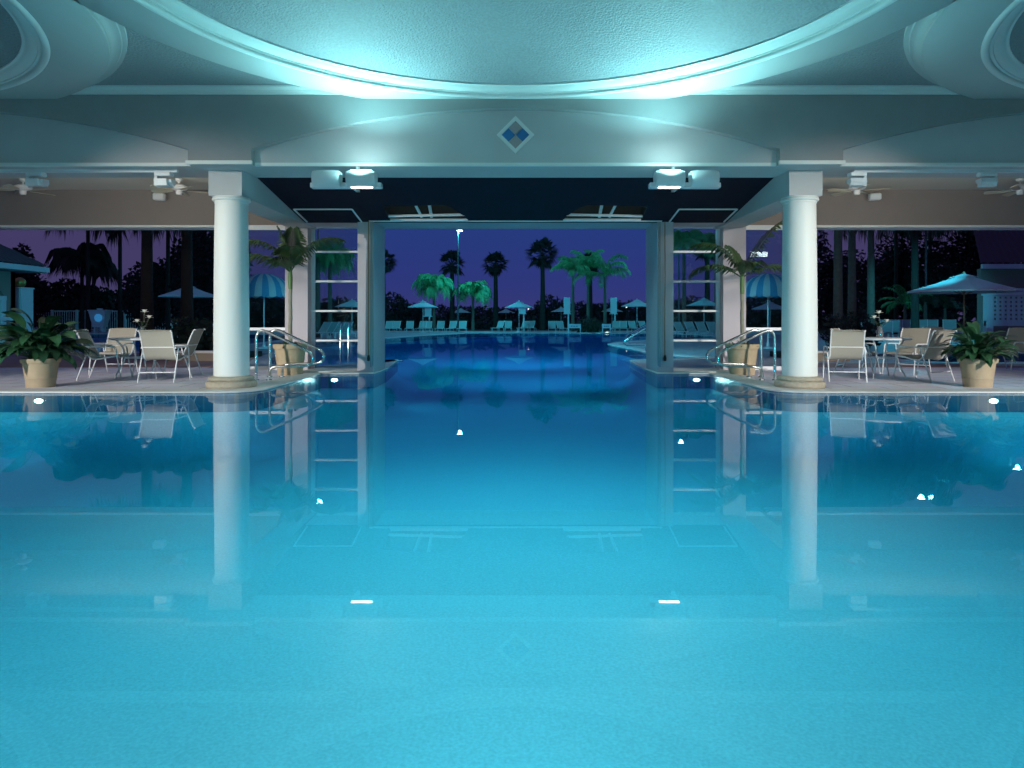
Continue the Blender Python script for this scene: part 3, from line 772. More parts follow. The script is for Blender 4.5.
# lamps added out of view: at the dome crowns and on the back wall
for cx, e_, nm in ((0, 1750, 'centre'), (-9.14, 470, 'left'), (9.14, 470, 'right')):
    t = thing('added_downlight', 'added unseen downlight at the crown of the %s ceiling dome' % nm, 'lamp', (cx, CY, ZR + 0.715), 0, 'added dome downlights')
    MB().lathe([(0.01, 0.02), (.22, 0.02), (.22, -.10), (.19, -.12), (.17, -.05), (.01, -.05)], n=24).build('housing', M['white'], t)
    MB().lathe([(.17, -.06), (.01, -.065)], n=24).build('lens', M['lamp_white'], t)
    spot('dome_fill', (cx, CY, ZR + 0.57), (cx, CY - .2, 0), e_, (1.0, 0.90, 0.90) if cx == 0 else (0.50, 0.86, 1.0), 130 if cx == 0 else 112, 1.0, 0.0)
for x in (-13.1, 11.3):  # added behind the viewer to light the columns and deck
    t = thing('wall_lamp_or_fill', 'added white wall lamp high on the back wall of the hall, %s half' % ('left' if x < 0 else 'right'), 'lamp', (x, -2.5, 4.1))
    MB().rbox(-0.45, 0.45, 0.0, 0.14, -0.16, 0.16, 0.02).build('housing', M['white'], t)
    MB().box(-0.4, 0.4, 0.138, 0.146, -0.12, 0.12).build('lens', M['lamp_white'], t, smooth=0)
    sg = 1 if x > 0 else -1
    spot('room_fill', (x, -2.3, 4.1), (sg * 4.2, 11.8, 1.25), 8200, (1.0, 0.965, 0.88), 20, 1.0, 0.0)
    spot('room_fill', (x, -2.3, 4.1), (sg * 7.4, 13.2, 0.2), 8500, (1.0, 0.96, 0.94), 21, 0.9, 0.0)
for x in (163, 35, 858, 988):  # warm spill added behind the bracket floods to brighten the porch
    X_ = (x - VX) / (FPX / 11.4)
    spot('porch_fill', (X_, 11.75, 3.12), (X_, 15.2, 3.55), 75, (1.0, 0.90, 0.76), 150, 0.8, 0.0)

# ------------------------------------------------------------------ handrails
for s, side in ((-1, 'left'), (1, 'right')):
    for Yr, which in ((12.65, 'nearer'), (13.35, 'farther')):
        t = thing('pool_handrail', 'polished steel pool handrail by the %s column, %s of the pair' % (side, which), 'handrail', (s * 4.62, Yr, 0), 0, 'steel handrails on the indoor pool edge')
        pr = [(0, 0), (0, .40), (0, .74), (.012, .81), (.05, .865), (.11, .885), (.18, .87), (.45, .745), (.90, .535), (.98, .48), (1.02, .41), (1.01, .33), (.95, .275), (.86, .255), (.60, .245), (.36, .24), (.27, .215), (.235, .16), (.23, 0)]
        MB().tube([(-s * x, 0, z) for x, z in pr], 0.026, 10).build('tube', M['steel'], t, smooth=60)
        for xx in (0, 0.23):
            MB().lathe([(0.027, 0.02), (0.05, 0.018), (0.055, 0.0)], (-s * xx, 0, 0), 16).build('anchor_ring', M['steel'], t)

# ------------------------------------------------------------------ plants
def leaf_blade(mb, base, az, el, L, W, droop, pet=0.0, n=6, fold=0.25, mi=0, twist=0.0):
    """lanceolate leaf that arches over; pet = petiole length"""
    dirh = Vector((math.cos(az), math.sin(az), 0)); side = Vector((-math.sin(az), math.cos(az), 0))
    p = Vector(base); e = el; pts = [p.copy()]; els = [e]
    if pet:
        steps = 3
        for i in range(steps):
            p = p + (dirh * math.cos(e) + Vector((0, 0, math.sin(e)))) * pet / steps; e -= droop * 0.12; 
        a0 = Vector(base)
        mb.tube([a0, (a0 + p) / 2 + Vector((0, 0, 0.02)), p], [0.008, 0.006, 0.005], 4, False, mi)
        pts = [p.copy()]; els = [e]
    for i in range(n):
        p = p + (dirh * math.cos(e) + Vector((0, 0, math.sin(e)))) * L / n
        e -= droop / n
        pts.append(p.copy()); els.append(e)
    vs = []; fs = []
    for i, q in enumerate(pts):
        t = i / n
        wd = W * (math.sin(PI * min(1, t * 0.92 + 0.06)) ** 0.75) * (1.0 if i < n else 0.05)
        up = Vector((0, 0, 1)) * math.cos(els[i]) - dirh * math.sin(els[i])
        sd = side * math.cos(twist) + up * math.sin(twist)
        vs += [q + sd * wd + up * wd * fold, q, q - sd * wd + up * wd * fold]
    for i in range(n):
        a = i * 3
        fs += [(a, a + 3, a + 4, a + 1), (a + 1, a + 4, a + 5, a + 2)]
    mb.add(vs, fs, mi)

def make_pot(t, r_top, r_bot, h, mname='terracotta', rim=True):
    pr = [(0.01, 0), (r_bot, 0), (r_bot + (r_top - r_bot) * .3, h * .3), (r_bot + (r_top - r_bot) * .31 + .006, h * .32), (r_bot + (r_top - r_bot) * .33, h * .35), (r_top * .985, h * .84), (r_top + .02, h * .85), (r_top + .03, h * .96), (r_top + .022, h), (r_top - .03, h), (r_top - .04, h * .88)]
    MB().lathe(pr, n=36).build('pot', M[mname], t, smooth=30)
    MB().lathe([(r_top - .035, h * .89), (r_top * .5, h * .92), (0.01, h * .93)], n=24).build('soil', M['soil'], t)

def broadleaf(label, X, Y, seed, scale=1.0):
    r = random.Random(seed)
    t = thing('potted_plant', label, 'plant', (X, Y, 0), 0, 'broad leaved plants in terracotta pots')
    make_pot(t, 0.255, 0.20, 0.46)
    fb = MB()
    for i in range(150):
        u = i / 150
        az = r.uniform(0, 2 * PI)
        el = R_(88 - 52 * u ** 0.8 + r.uniform(-10, 10))
        L = r.uniform(0.32, 0.46); W = L * r.uniform(0.14, 0.19)
        pet = r.uniform(0.15, 0.58 - 0.22 * u)
        rr = r.uniform(0, 0.13)
        leaf_blade(fb, (rr * math.cos(az), rr * math.sin(az), 0.42), az + r.uniform(-.4, .4), el, L * scale, W * scale, R_(r.uniform(45, 100)), pet * scale, 6, 0.22, 0, r.uniform(-.5, .5))
    fb.build('foliage', M['leaf'], t, smooth=60, fix=False)
    return t
broadleaf('broad leaved green plant in a terracotta pot left of the left table', -7.62, 11.40, 3, 1.06)
broadleaf('broad leaved green plant in a terracotta pot right of the right table', 7.42, 11.40, 5, 0.76)

def frond(mb, base, az, el, L, droop, nl=26, ll=0.4, lw=0.018, hang=0.5, vee=0.5, r=None, rach=0.010, mi=0, rmi=0):
    """pinnate palm frond"""
    r = r or rnd
    dirh = Vector((math.cos(az), math.sin(az), 0)); side = Vector((-math.sin(az), math.cos(az), 0))
    p = Vector(base); e = el; n = 12; pts = [p.copy()]; els = [e]
    for i in range(n):
        p = p + (dirh * math.cos(e) + Vector((0, 0, math.sin(e)))) * L / n
        e -= droop * (0.4 + 1.2 * i / n) / n
        pts.append(p.copy()); els.append(e)
    mb.tube(pts, [rach * (1 - 0.85 * i / n) for i in range(n + 1)], 4, False, rmi)
    for k in range(nl):
        t = 0.14 + 0.86 * (k + 0.5) / nl
        i = min(int(t * n), n - 1); f = t * n - i
        q = pts[i].lerp(pts[i + 1], f); ee = els[i] * (1 - f) + els[i + 1] * f
        fw = dirh * math.cos(ee) + Vector((0, 0, math.sin(ee))); up = Vector((0, 0, 1)) * math.cos(ee) - dirh * math.sin(ee)
        length = ll * (0.35 + 0.9 * math.sin(PI * min(t * 0.85 + 0.12, 1))) * r.uniform(0.85, 1.1)
        for sg in (-1, 1):
            d0 = (side * sg * 0.85 + fw * (0.35 + 0.5 * t) + up * vee).normalized()
            m = q + d0 * length * 0.5; tip = q + d0 * length * 0.95 + Vector((0, 0, -hang * length * r.uniform(.7, 1.2)))
            wv = fw * lw
            mb.add([q - wv * .5, q + wv * .5, m + wv, m - wv, tip], [(0, 1, 2, 3), (3, 2, 4)], mi)

def potted_palm(label, X, Y, fr, trunk_top, seed, lean=0.0):
    r = random.Random(seed)
    t = thing('potted_palm', label, 'palm', (X, Y, 0), 0, 'tall potted palms by the glass walls')
    make_pot(t, 0.30, 0.235, 0.60)
    tb = MB(); pts = []; rs = []
    zt = trunk_top
    for i in range(15):
        z = 0.5 + (zt - 0.5) * i / 14
        pts.append((lean * i / 14, 0.01 * math.sin(i), z)); rs.append(0.040 - 0.008 * i / 14 + (0.003 if i % 2 else 0))
    tb.tube(pts, rs, 10); tb.build('trunk', M['palm_trunk'], t, smooth=60)
    cb = MB().tube([(lean, 0, zt - 0.02), (lean, 0, zt + 0.2), (lean, 0, zt + 0.45)], [0.040, 0.045, 0.025], 10)
    cb.build('crownshaft', M['crownshaft'], t, smooth=60)
    for az, el, L, dr in fr:
        fb = MB(); frond(fb, (lean, 0, zt + 0.30), R_(az), R_(el), L, R_(dr), 26, 0.36, 0.021, 0.45, 0.10, r, 0.013)
        fb.build('frond', M['palm_leaf'], t, smooth=0, fix=False)
    gb = MB()
    for i in range(60):
        az = r.uniform(0, 2 * PI); rr = r.uniform(0.05, 0.24)
        leaf_blade(gb, (rr * math.cos(az), rr * math.sin(az), 0.55), az, R_(r.uniform(15, 80)), r.uniform(.10, .2), 0.022, R_(90), 0, 4, .2)
    gb.build('ground_cover', M['palm_leaf'], t, smooth=0, fix=False)
    return t
# directions: az 0 = +X (right), 90 = away, 180 = left, 270 = towards the viewer
potted_palm('tall feathery palm in a terracotta pot behind the left handrails', -4.44, 14.0,
            [(182, 66, 1.25, 105), (176, 44, 1.15, 95), (4, 62, 1.30, 85), (95, 84, .95, 30), (200, 84, .9, 25), (290, 66, .8, 80), (255, 40, .8, 70)], 1.70, 11)
potted_palm('tall feathery palm in a terracotta pot behind the right handrails', 4.47, 14.0,
            [(4, 66, 1.40, 35), (176, 66, 1.25, 95), (184, 34, 1.15, 95), (-4, 34, 1.05, 85), (140, 80, .7, 40), (275, 50, 0.75, 90)], 1.60, 12)

# ------------------------------------------------------------------ tables, chairs, vases
def make_table(label, X, Y):
    t = thing('patio_table', label, 'table', (X, Y, 0), 0, 'round white patio tables')
    MB().lathe([(0.01, 0.70), (0.49, 0.70), (0.51, 0.705), (0.515, 0.725), (0.505, 0.74), (0.01, 0.74)], n=40).build('tabletop', M['white'], t, smooth=40)
    MB().lathe([(0.25, 0.36), (0.262, 0.37), (0.25, 0.38), (0.238, 0.37), (0.25, 0.36)], n=32).build('brace_ring', M['chair_frame'], t)
    for k in range(4):
        a = PI / 4 + k * PI / 2
        c, s_ = math.cos(a), math.sin(a)
        MB().tube([(0.42 * c, 0.42 * s_, 0), (0.40 * c, 0.40 * s_, .08), (0.27 * c, 0.27 * s_, .30), (0.25 * c, 0.25 * s_, .42), (0.30 * c, 0.30 * s_, .58), (0.40 * c, 0.40 * s_, .70)], 0.014, 8).build('leg', M['chair_frame'], t, smooth=60)
    return t

def sheet(profile, x0, x1, th=0.012, nx=6, sag=0.0):
    """profile in (y, z) swept across x as a thin slab"""
    b = MB(); vs = []; n = len(profile)
    for side in (0, 1):
        for j in range(nx + 1):
            u = j / nx; x = x0 + (x1 - x0) * u
            for k, (y, z) in enumerate(profile):
                a = profile[max(k - 1, 0)]; c = profile[min(k + 1, n - 1)]
                d = Vector((c[0] - a[0], c[1] - a[1])).normalized(); nn = Vector((-d.y, d.x))
                o = -sag * math.sin(PI * u) + (th if side else 0)
                vs.append((x, y + nn.x * o, z + nn.y * o))
    m = (nx + 1) * n; fs = []
    for side in (0, 1):
        for j in range(nx):
            for k in range(n - 1):
                a = side * m + j * n + k
                fs.append((a, a + 1, a + n + 1, a + n))
    for j in range(nx):
        for k in (0, n - 1):
            a = j * n + k; fs.append((a, a + n, m + a + n, m + a))
    for k in range(n - 1):
        for j in (0, nx):
            a = j * n + k; fs.append((a, a + 1, m + a + 1, m + a))
    b.add(vs, fs); return b

def make_chair():
    t = thing('patio_chair', '', 'chair', (0, 0, 0), 0, 'sling patio chairs round the tables')
    prof = [(.30, .395), (.285, .43), (.22, .435), (.10, .405), (-.04, .375), (-.13, .375), (-.19, .405), (-.23, .46), (-.29, .60), (-.36, .77), (-.405, .875), (-.425, .895), (-.45, .885)]
    sheet(prof, -.255, .255, 0.008, 6, 0.012).build('sling', M['sling'], t, smooth=50)
    for s in (-1, 1):
        MB().tube([(s * .265, y, z - 0.002) for y, z in prof], 0.013, 8).build('side_rail', M['chair_frame'], t, smooth=60)
        MB().tube([(s * .30, .34, 0), (s * .30, .285, .30), (s * .30, .255, .50)], 0.0125, 8).build('leg', M['chair_frame'], t, smooth=60)
        MB().tube([(s * .30, .255, .50), (s * .30, .243, .565), (s * .30, .21, .595), (s * .30, .15, .60), (s * .30, -.22, .595), (s * .285, -.285, .59)], 0.015, 8).build('armrest', M['chair_frame'], t, smooth=60)
        MB().tube([(s * .30, -.39, 0), (s * .30, -.25, .40), (s * .30, -.19, .592)], 0.0125, 8).build('leg', M['chair_frame'], t, smooth=60)
    MB().tube([(-.265, .15, .405), (.265, .15, .405)], 0.011, 8).build('crossbar', M['chair_frame'], t)
    MB().tube([(-.30, -.33, .17), (.30, -.33, .17)], 0.010, 8).build('crossbar', M['chair_frame'], t)
    MB().tube([(-.265, -.30, .60), (.265, -.30, .60)], 0.010, 8).build('crossbar', M['chair_frame'], t)
    MB().tube([(-.30, .255, .42), (-.265, .15, .405)], 0.010, 8).build('crossbar', M['chair_frame'], t)
    return t
FT = FPX / 13.3
TL = ((140 - VX) / FT, 13.3); TR = ((881 - VX) / FT, 13.3)
make_table('round white patio table among four chairs left of the left column', TL[0], TL[1])
make_table('round white patio table among four chairs right of the right column', TR[0], TR[1])
chair = None
def put_chair(x, y, rz, lab):
    """rz: direction the sitter faces, 0 = away from viewer"""
    global chair
    if chair is None:
        chair = make_chair(); chair.location = (x, y, 0); chair.rotation_euler.z = rz; chair['label'] = lab; return chair
    return dup(chair, lab, (x, y, 0), rz)
put_chair((164 - VX) / (FPX / 12.5), 12.55, R_(4), 'beige sling patio chair seen from behind, in front of the left table')
put_chair((105 - VX) / (FPX / 12.9), 12.95, R_(-78), 'beige sling patio chair between the left potted plant and the left table')
put_chair((112 - VX) / (FPX / 14.15), 14.2, R_(184), 'beige sling patio chair behind the left table, facing the pool')
put_chair((176 - VX) / (FPX / 13.4), 13.4, R_(96), 'beige sling patio chair in profile between the left table and the left column')
put_chair((844 - VX) / (FPX / 12.65), 12.65, R_(-16), 'beige sling patio chair seen from behind, nearest the right column')
put_chair((922 - VX) / (FPX / 12.65), 12.65, R_(24), 'beige sling patio chair seen from behind, between the right table and the right potted plant')
put_chair((858 - VX) / (FPX / 14.1), 14.1, R_(-128), 'beige sling patio chair on the far side of the right table, column side')
put_chair((906 - VX) / (FPX / 14.1), 14.1, R_(126), 'beige sling patio chair on the far side of the right table, plant side')
put_chair((947 - VX) / (FPX / 16.4), 16.4, R_(190), 'beige sling patio chair half hidden behind the right potted plant, left of it')
put_chair((1008 - VX) / (FPX / 15.2), 15.2, R_(110), 'beige sling patio chair half hidden behind the right potted plant, right of it')

def vase(label, X, Y, flowers, seed):
    r = random.Random(seed)
    t = thing('flower_vase', label, 'vase', (X, Y, 0.74), 0, 'flower vases on the patio tables')
    MB().lathe([(0.01, 0.0), (0.05, 0.0), (0.058, 0.03), (0.062, 0.09), (0.05, 0.15), (0.036, 0.19), (0.045, 0.215), (0.040, 0.215), (0.031, 0.19), (0.045, 0.14), (0.055, 0.08), (0.045, 0.012), (0.01, 0.01)], n=20).build('glass_vase', M['vase'], t)
    sb = MB(); lb = MB()
    for dx, dy, h in flowers:
        sb.tube([(0, 0, 0.02), (dx * .35, dy * .35, 0.2), (dx, dy, h)], 0.004, 5)
    for i in range(14):
        az = r.uniform(0, 2 * PI)
        leaf_blade(lb, (0, 0, r.uniform(.17, .25)), az, R_(r.uniform(20, 75)), r.uniform(.10, .17), 0.022, R_(70), 0, 4, .2)
    sb.build('stem', M['palm_leaf'], t); lb.build('leaves', M['palm_leaf'], t, smooth=0, fix=False)
    for dx, dy, h in flowers:
        fb = MB()
        for k in range(9):
            leaf_blade(fb, (dx, dy, h - 0.01), 2 * PI * k / 9, R_(60 if k % 2 else 25), 0.085, 0.030, R_(40), 0, 4, .3)
        fb.ball((dx, dy, h + 0.008), 0.018, 8, 6); fb.build('flower', M['petal'], t, smooth=60, fix=False)
M['vase'] = mat('vase', (0.45, 0.50, 0.52, 1), 0.08); M['vase'].node_tree.nodes['Principled BSDF'].inputs['Transmission Weight'].default_value = 0.7
vase('glass vase of white flowers on the left patio table', TL[0] + 0.08, TL[1] - 0.05, [(-.09, -.03, .30), (.13, -.02, .37), (.02, .02, .48)], 1)
vase('glass vase of white flowers on the right patio table', TR[0] - 0.05, TR[1] - 0.05, [(-.12, -.03, .37), (.12, -.02, .30), (0, .03, .46)], 2)

exec_outdoor = True
# ------------------------------------------------------------------ outdoor furniture
def make_umbrella(cloth='umb_cloth', pole='white_alu', ribs=False, R=1.3, zr=2.12, zp=2.62, z_base=0.0):
    t = thing('patio_umbrella', '', 'umbrella')
    n = 8; cb = MB(); rings = [(0.03, zp), (R * .5, zr + (zp - zr) * .46), (R, zr), (R, zr - 0.05), (R * .985, zr - .05), (R * .98, zr - .01), (0.03, zp - 0.03)]
    vs = []
    for rr, z in rings:
        for k in range(n): vs.append((rr * math.cos(2 * PI * k / n + PI / 8), rr * math.sin(2 * PI * k / n + PI / 8), z))
    fs = []
    for i in range(len(rings) - 1):
        for k in range(n): fs.append((i * n + k, i * n + (k + 1) % n, (i + 1) * n + (k + 1) % n, (i + 1) * n + k))
    cb.add(vs, fs); cb.build('canopy', M[cloth], t, smooth=0)
    vb = MB(); r2 = R * .26; zz = zr + (zp - zr) * .74
    vs = [(0.02 * math.cos(2 * PI * k / n + PI / 8), 0.02 * math.sin(2 * PI * k / n + PI / 8), zp + .03) for k in range(n)] + [(r2 * math.cos(2 * PI * k / n + PI / 8), r2 * math.sin(2 * PI * k / n + PI / 8), zz + .04) for k in range(n)]
    vb.add(vs, [(k, (k + 1) % n, n + (k + 1) % n, n + k) for k in range(n)] + [tuple(range(n - 1, -1, -1))]); vb.build('vent_cap', M[cloth], t, smooth=0)
    MB().tube([(0, 0, 0.05), (0, 0, zp - .02)], 0.024, 8).build('pole', M[pole], t)
    MB().lathe([(.01, 0), (.26, 0), (.26, .04), (.06, .08), (.04, .25), (.01, .25)], n=20).build('base', M[pole], t)
    MB().ball((0, 0, zp + .06), 0.035, 8, 6).build('finial', M[pole], t)
    if ribs:
        for k in range(n):
            a = 2 * PI * k / n + PI / 8
            MB().tube([(0.03 * math.cos(a), 0.03 * math.sin(a), zp - .06), (R * .96 * math.cos(a), R * .96 * math.sin(a), zr - .005)], 0.011, 5).build('rib', M['wood_pole'], t)
            MB().tube([(0.03 * math.cos(a), 0.03 * math.sin(a), zr - .12), (R * .5 * math.cos(a), R * .5 * math.sin(a), zr + (zp - zr) * .42)], 0.009, 5).build('strut', M['wood_pole'], t)
    return t
umb = make_umbrella()
first = True
def put_umb(x, F, lab, sc_=1.0, rz=0.0):
    global first
    X, Y = atF(x, F)
    if first:
        umb.location = (X, Y, 0); umb.rotation_euler.z = rz; umb.scale = (sc_,) * 3; umb['label'] = lab; umb['group'] = 'pale patio umbrellas outdoors'; first = False; return umb
    return dup(umb, lab, (X, Y, 0), rz, None, sc_)
put_umb(423, 12.4, 'pale umbrella nearest the left door jamb, over lounge chairs at the far pool edge', 0.97)
put_umb(461, 9.0, 'small pale umbrella behind the tall light pole across the pool', 0.86)
put_umb(519, 12.0, 'pale umbrella in the middle of the doorway view, right of the second dark fan palm', 0.98)
put_umb(506, 8.6, 'small pale umbrella half behind the middle umbrella', 0.86)
put_umb(561, 9.2, 'small pale umbrella right of the tallest dark fan palm', 0.9)
put_umb(612, 9.4, 'small pale umbrella under the right arching green palm', 0.9)
put_umb(637, 12.6, 'pale umbrella beside the right door jamb across the pool', 1.0)
put_umb(413, 6.2, 'dim umbrella far behind the loungers, low beside the left jamb', 0.82)
put_umb(532, 6.2, 'dim umbrella far behind the loungers, low under the tallest fan palm', 0.82)
put_umb(704, 13.4, 'pale umbrella seen through the right five pane window', 1.0)
put_umb(352, 13.6, 'pale umbrella seen through the left five pane window', 0.95)
put_umb(189, 20.5, 'pale umbrella beyond the palm trunk left of the left column', 1.04)
put_umb(770, 17.0, 'pale umbrella seen through the side window behind the right palm', 0.8)
bu = make_umbrella('umb_cloth', 'wood_pole', True, 1.5, 1.93, 2.42)
X, Y = atF(964, 33.5); bu.location = (X, Y, 0); bu['label'] = 'large grey umbrella on a wooden pole behind the right potted plant'; bu['group'] = 'pale patio umbrellas outdoors'
# striped dome umbrellas
for x, lab in ((264, 'striped blue and white dome umbrella behind the left potted palm'), (768, 'striped blue and white dome umbrella behind the right potted palm')):
    X, Y = atF(x, 27)
    t = thing('dome_umbrella', lab, 'umbrella', (X, Y, 0), 0, 'striped dome umbrellas')
    nseg = 24; db = MB(); vs = []; fs = []; mi = []
    rows = [(R_(a)) for a in (88, 70, 50, 32, 16, 4)]
    for j, a in enumerate(rows):
        for k in range(nseg * 2):
            th = 2 * PI * k / (nseg * 2)
            sc2 = 1.0 - 0.035 * (0 if k % 2 else 1) * math.cos(a)
            vs.append((0.98 * math.cos(a) * sc2 * math.cos(th), 0.98 * math.cos(a) * sc2 * math.sin(th), 2.0 + 0.78 * math.sin(a)))
    nn = nseg * 2
    for k in range(nn):
        th = 2 * PI * k / nn; vs.append((0.98 * math.cos(th), 0.98 * math.sin(th), 1.92 - (0.05 if k % 2 else 0.0)))
    for j in range(len(rows)):
        for k in range(nn):
            db.mi.append((k // 2) % 2); fs.append((j * nn + k, j * nn + (k + 1) % nn, (j + 1) * nn + (k + 1) % nn, (j + 1) * nn + k))
    db.v = vs; db.f = fs
    db.build('canopy', [M['umb_cloth'], M['umb_blue']], t, smooth=30)
    MB().tube([(0, 0, 0.05), (0, 0, 2.7)], 0.025, 8).build('pole', M['white_alu'], t)
    MB().lathe([(.01, 0), (.26, 0), (.26, .04), (.06, .08), (.04, .25), (.01, .25)], n=20).build('base', M['white_alu'], t)

def make_lounger():
    t = thing('lounge_chair', '', 'lounge chair', (0, 0, 0), 0, 'lounge chairs round the outdoor pool')
    prof = [(-1.05, .30), (-1.0, .335), (-.5, .335), (.05, .335), (.12, .36), (.30, .58), (.52, .86), (.58, .92), (.62, .92)]
    sheet(prof, -.27, .27, 0.015, 3, 0.01).build('sling', M['teal_sling'], t, smooth=50)
    for s in (-1, 1):
        MB().tube([(s * .285, y, z) for y, z in prof], 0.016, 6).build('side_rail', M['chair_frame'], t)
        for y in (-.75, .25):
            MB().tube([(s * .285, y, .335), (s * .30, y + (.06 if y > 0 else -.06), 0)], 0.016, 6).build('leg', M['chair_frame'], t)
        MB().tube([(s * .285, .05, .34), (s * .285, .75, .30), (s * .30, .80, 0)], 0.014, 6).build('leg', M['chair_frame'], t)
    return t
lounge = None
def put_lounger(X, Y, rz, lab):
    global lounge
    if lounge is None:
        lounge = make_lounger(); lounge.location = (X, Y, 0); lounge.rotation_euler.z = rz; lounge['label'] = lab
    else: dup(lounge, lab, (X, Y, 0), rz, None, 1.14 if 36 < Y < 43 and X > 18 else 1.0)
ORD = ['first', 'second', 'third', 'fourth', 'fifth', 'sixth', 'seventh', 'eighth', 'ninth', 'tenth']
for i, x in enumerate((387, 394.5, 408.5, 421, 427, 439.5, 451.5, 462)):
    X, Y = atF(x, 12.3); put_lounger(X, Y + 0.6, R_(rnd.uniform(-8, 8)), 'teal lounge chair at the far pool edge, %s from the left door jamb' % ORD[i])
for i, x in enumerate((499, 508, 524, 530)):
    X, Y = atF(x, 11.6); put_lounger(X, Y, R_(rnd.uniform(-25, 25)), 'teal lounge chair across the pool round the middle umbrella, %s from its left' % ORD[i])
for i, x in enumerate((552, 561, 616, 623.5, 633, 644)):
    X, Y = atF(x, 12.0); put_lounger(X, Y, R_(rnd.uniform(-15, 15)), 'teal lounge chair across the pool right of the tallest fan palm, %s in line' % ORD[i])
for i, x in enumerate((321, 328, 335, 342)):
    X, Y = atF(x, 17.8); put_lounger(X, Y, R_(-28 + rnd.uniform(-4, 4)), 'teal lounge chair seen through the left five pane window, %s from the left' % ORD[i])
for i, x in enumerate((682, 693, 704, 715)):
    X, Y = atF(x, 16.5); put_lounger(X, Y, R_(20 + rnd.uniform(-6, 6)), 'teal lounge chair seen through the right five pane window, %s from the left' % ORD[i])
for i, x in enumerate((869, 889, 898.5, 908, 924, 934.5, 953, 999, 1014)):
    X, Y = atF(x, 17.5 if x < 990 else 19); put_lounger(X, Y + 0.3, R_(-30 + rnd.uniform(-2, 2)), 'teal lounge chair in the row behind the right table, %s from the column side' % ORD[i])
for i, x in enumerate((177, 205)):
    X, Y = atF(x, 24); put_lounger(X, Y, R_(20), 'dim lounge chair under the umbrella left of the left column, %s from the left' % ORD[i])

# sign boards on posts, low board stands
for x, F, y0, y1, lab in ((428, 12.0, 305, 316, 'square blue board on a post behind the left umbrella across the pool'), (522.5, 11.6, 304, 313.5, 'square blue board on a post behind the middle umbrella across the pool'),
                      (567, 11.6, 297.5, 313.5, 'tall blue board on a post right of the tallest fan palm'), (613.5, 11.6, 297.5, 313.5, 'tall blue board on a post near the right door jamb')):
    X, Y = atF(x, F); t = thing('notice_board', lab, 'board', (X, Y, 0), 0, 'blue boards on posts across the pool')
    z0 = EYE + (VY - y1) / F; z1 = EYE + (VY - y0) / F
    MB().rbox(-.28, .28, -.09, .09, z0, z1, .02).build('board', M['house_white'], t, smooth=0)
    MB().rbox(-.36, .36, -.14, .14, z0 - .06, z0, .02).build('ledge', M['house_white'], t, smooth=0)
    MB().tube([(.12, 0, 0), (.12, 0, z0)], 0.075, 8).build('post', M['house_white'], t)
for x, wpx, lab in ((574.5, 13, 'low white board on two legs at the far pool edge, left one'), (606.5, 9, 'low white board on two legs at the far pool edge, right one')):
    X, Y = atF(x, 12.6); t = thing('low_board', lab, 'board', (X, Y, 0), 0, 'low white boards at the far pool edge')
    hw_ = wpx / 2 / 12.6
    MB().rbox(-hw_, hw_, -.03, .03, .36, .70, .01).build('board', M['house_white'], t, smooth=0)
    for s in (-1, 1): MB().box(s * (hw_ - .05) - .04, s * (hw_ - .05) + .04, -.05, .05, 0, .40).build('leg', M['house_white'], t, smooth=0)
    bb = MB()
    for k in range(3): bb.box(-hw_ * .6 + k * hw_ * .4, -hw_ * .3 + k * hw_ * .4, -.036, -.029, .48, .56)
    bb.build('panel_mark', M['umb_blue'], t, smooth=0)
# small globe lamps
for x, y, F, lab in ((528.5, 309, 9, 'small round lamp glowing left of the tallest fan palm'), (626.5, 307, 9, 'small round lamp glowing under the rightmost umbrella'), (600.5, 311, 8.5, 'small faint lamp glowing behind the arching green palms')):
    X, Y = atF(x, F); z = EYE + (VY - y) / F
    t = thing('globe_lamp', lab, 'lamp', (X, Y, 0), 0, 'small globe lamps across the pool')
    MB().ball((0, 0, z), 0.09, 10, 8).build('globe', M['globe'], t)
    MB().tube([(0, 0, 0), (0, 0, z - .08)], 0.03, 6).build('post', M['black'], t)
X, Y = atF(609, 13.2)
t = thing('pool_light', 'bright white lamp at the far pool rim below the low boards', 'pool light', (X, 54.9, 0.03))
MB().lathe([(0.01, 0), (.14, 0), (.13, .05), (.01, .07)], n=16).build('lens', M['globe'], t)
MB().lathe([(.14, -.01), (.17, -.01), (.17, .02), (.14, .025)], n=16).build('bezel', M['steel'], t)

# light poles
def light_pole(x, F, zt, lab, twin=False, e_=900, target=None):
    X, Y = atF(x, F)
    t = thing('light_pole', lab, 'light pole', (X, Y, 0), 0, 'tall light poles round the outdoor pool')
    MB().tube([(0, 0, 0), (0, 0, zt * .5), (0, 0, zt)], [0.085, 0.07, 0.055], 8).build('pole', M['pole_paint'], t)
    MB().lathe([(.01, 0), (.18, 0), (.18, .2), (.1, .26), (.08, .3)], n=12).build('base', M['pole_paint'], t)
    for dx in ((-.32, .32) if twin else (.14,)):
        h = MB().rbox(dx - .26, dx + .26, -.20, .20, zt, zt + .10, .03).build('lamp_head', M['pole_paint'], t)
        MB().box(dx - .2, dx + .2, -.16, .16, zt - .02, zt - .002).build('lens', M['pole_lens'], h, smooth=0)
        point('pole_lamp', (X + dx, Y, zt - .12), e_, (0.03, 0.72, 1.0), 0.15)
    return t
light_pole(458, 12.0, 8.45, 'tall slim light pole across the pool, between two dark fan palms', False, 1600)
light_pole(174, 12.0, 9.9, 'tall light pole among the trees left of the left column', False, 1200)
light_pole(318, 12.0, 14.2, 'tall light pole behind the left five pane window', False, 1800)
light_pole(679, 12.0, 9.2, 'tall light pole behind the right five pane window', False, 1500)
light_pole(926, 14.0, 11.7, 'tall twin head light pole among the trees right of the right column', True, 2200)
light_pole(1015, 14.0, 9.6, 'tall light pole by the right hand building', False, 900)

